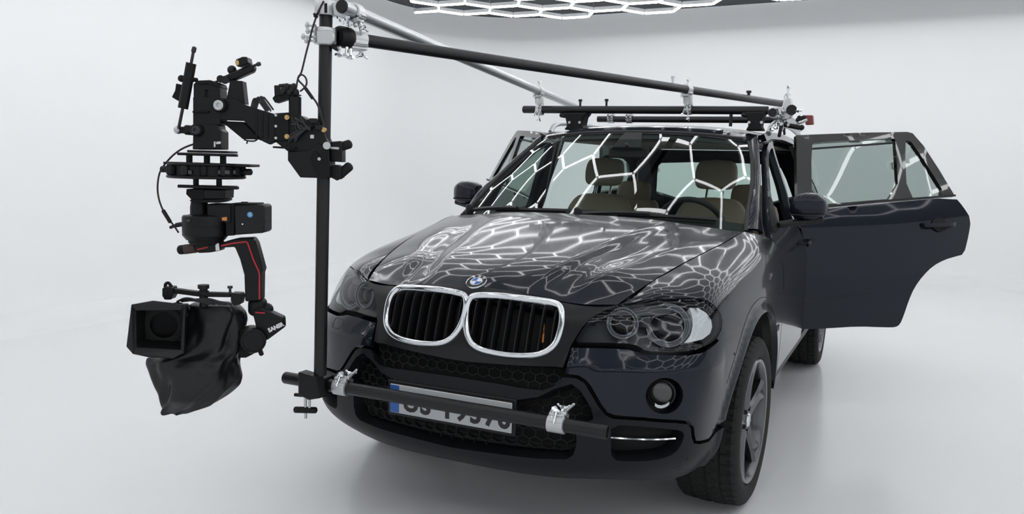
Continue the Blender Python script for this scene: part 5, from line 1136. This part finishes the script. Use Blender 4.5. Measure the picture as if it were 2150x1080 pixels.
# ------------------------------------------------------------------ the studio: floor, cove walls, dark ceiling, hexagon lights
HC_=4.2
def wall_plan():
    # plan of the cove wall: left wall, rounded corner, back wall
    xl,yb,R=-6.9,11.06,2.25;P=[(xl,y) for y in np.linspace(-12,yb-R,12)]
    P+=[(xl+R-R*math.cos(a),yb-R+R*math.sin(a)) for a in np.linspace(0,np.pi/2,20)[1:]]
    P+=[(x,yb-(x-xl-R)*.045) for x in np.linspace(xl+R,16,16)[1:]]
    return V(P)
def cove(P,name,i0,i1):
    T_=np.gradient(P,axis=0);N=np.c_[T_[:,1],-T_[:,0]];N/=np.linalg.norm(N,axis=1)[:,None]   # towards the room
    r=2.2;prof=[(r-r*math.sin(a),r-r*math.cos(a)) for a in np.linspace(0,1,49)**1.5*np.pi/2]+[(0,2.8),(0,3.5),(0,HC_)]
    P=P[i0:i1];N=N[i0:i1];n=len(prof);vs=[(p[0]+q[0]*d,p[1]+q[1]*d,z) for p,q in zip(P,N) for d,z in prof]
    F=[(i*n+k,(i+1)*n+k,(i+1)*n+k+1,i*n+k+1) for i in range(len(P)-1) for k in range(n-1)]
    b=MB();b.add(vs,F);o=b.build(name,wall_m,None,sharp=80);o['kind']='structure';return o
WP=wall_plan();mid=21
cove(WP,'wall_left',0,mid+1);cove(WP,'wall_back',mid,len(WP))
T2=np.gradient(WP,axis=0);N2=np.c_[T2[:,1],-T2[:,0]];N2/=np.linalg.norm(N2,axis=1)[:,None];FP=WP+N2*2.2
b=MB();b.add([(x,y,0) for x,y in FP]+[(16,-12,0)],[tuple(range(len(FP)+1))])
fl=b.build('floor',floor_m,None);fl['kind']='structure'
bb_=MB();cp=[(WP[0][0],-8.,HC_+.002)]+[(x,y,HC_+.002) for x,y in WP if y>-8. and x<8.5]+[(8.5,-8.,HC_+.002)];bb_.prism(cp,(0,0,.06));ce=bb_.build('ceiling',ceil_m,None,smooth=False);ce['kind']='structure'
# hexagon grid of light tubes
HZ,HS=3.85,.464
GRID=world_thing('hexagon_light_grid',(0,2,HZ),'hexagonal grid of glowing white LED tubes hung below the dark ceiling','ceiling light')
edges={}
ax0=V((-5.054,8.06));dx=HS*1.5;dy=HS*math.sqrt(3)
for i in range(0,16):
    for j in range(-18,3):
        c=ax0+V((i*dx,j*dy+(i%2)*dy/2));pts=[c+HS*V((math.cos(a),math.sin(a))) for a in np.radians([0,60,120,180,240,300])]
        if i<0 or j>{2:1,4:1}.get(i,0) or not(c[0]<5.5 and -4.6<c[1]): continue
        for k in range(6):
            a,b_=pts[k],pts[(k+1)%6];key=tuple(sorted(((round(a[0],2),round(a[1],2)),(round(b_[0],2),round(b_[1],2)))));edges[key]=(a,b_)
edges['lone']=(ax0+V((-HS*2,0)),ax0+V((-HS,0)))
def tube_into(b,bh,a,b_):
    A=V((*a,HZ));B=V((*b_,HZ));d=unit(B-A);A=A+d*.018;B=B-d*.018
    b.sweep([A,B],[(.016*math.cos(t),.016*math.sin(t)-.004) for t in np.linspace(0,2*np.pi,8,endpoint=False)],mi=0)
    b.sweep([A,B],[(-.017,.010),(.017,.010),(.017,.060),(-.017,.060)],mi=1)
def score(e):
    m_=V((*(e[0]+e[1])/2,HZ));q=CM@(m_-CAMP)
    if q[2]<.5: return 1e9
    x,y=1075+FPX*q[0]/q[2],540-FPX*q[1]/q[2]
    return q[2] if (-100<x<2250 and -60<y<1100) else 1e3+q[2]
es=sorted(edges.values(),key=score);vis=[e for e in es if score(e)<1e3]
for e in vis[:95]:
    b=MB();tube_into(b,None,*e);b.build('light_tube',[led,led_body],GRID,sharp=50)
b=MB()
for e in es[len(vis[:95]):]: tube_into(b,None,*e)
o=b.build('light_tube_run',[led,led_body],GRID,sharp=50);o['kind']='stuff'
b=MB()
vs_={}
for a,b_ in edges.values():
    for p in (a,b_): vs_[(round(p[0],2),round(p[1],2))]=p
for k,p in vs_.items(): b.lathe((p[0],p[1],HZ+.0),(0,0,1),[(1e-5,0),(.022,0),(.022,.055),(1e-5,.055)],6)
o=b.build('tube_joint',led_body,GRID,smooth=False);o['kind']='stuff'
b=MB()
for n_,(k,p) in enumerate(sorted(vs_.items())):
    if n_%5==0: b.cyl((p[0],p[1],HZ+.03),(p[0],p[1],HC_+.01),.003,5)
o=b.build('hanging_wire',silver,GRID);o['kind']='stuff'
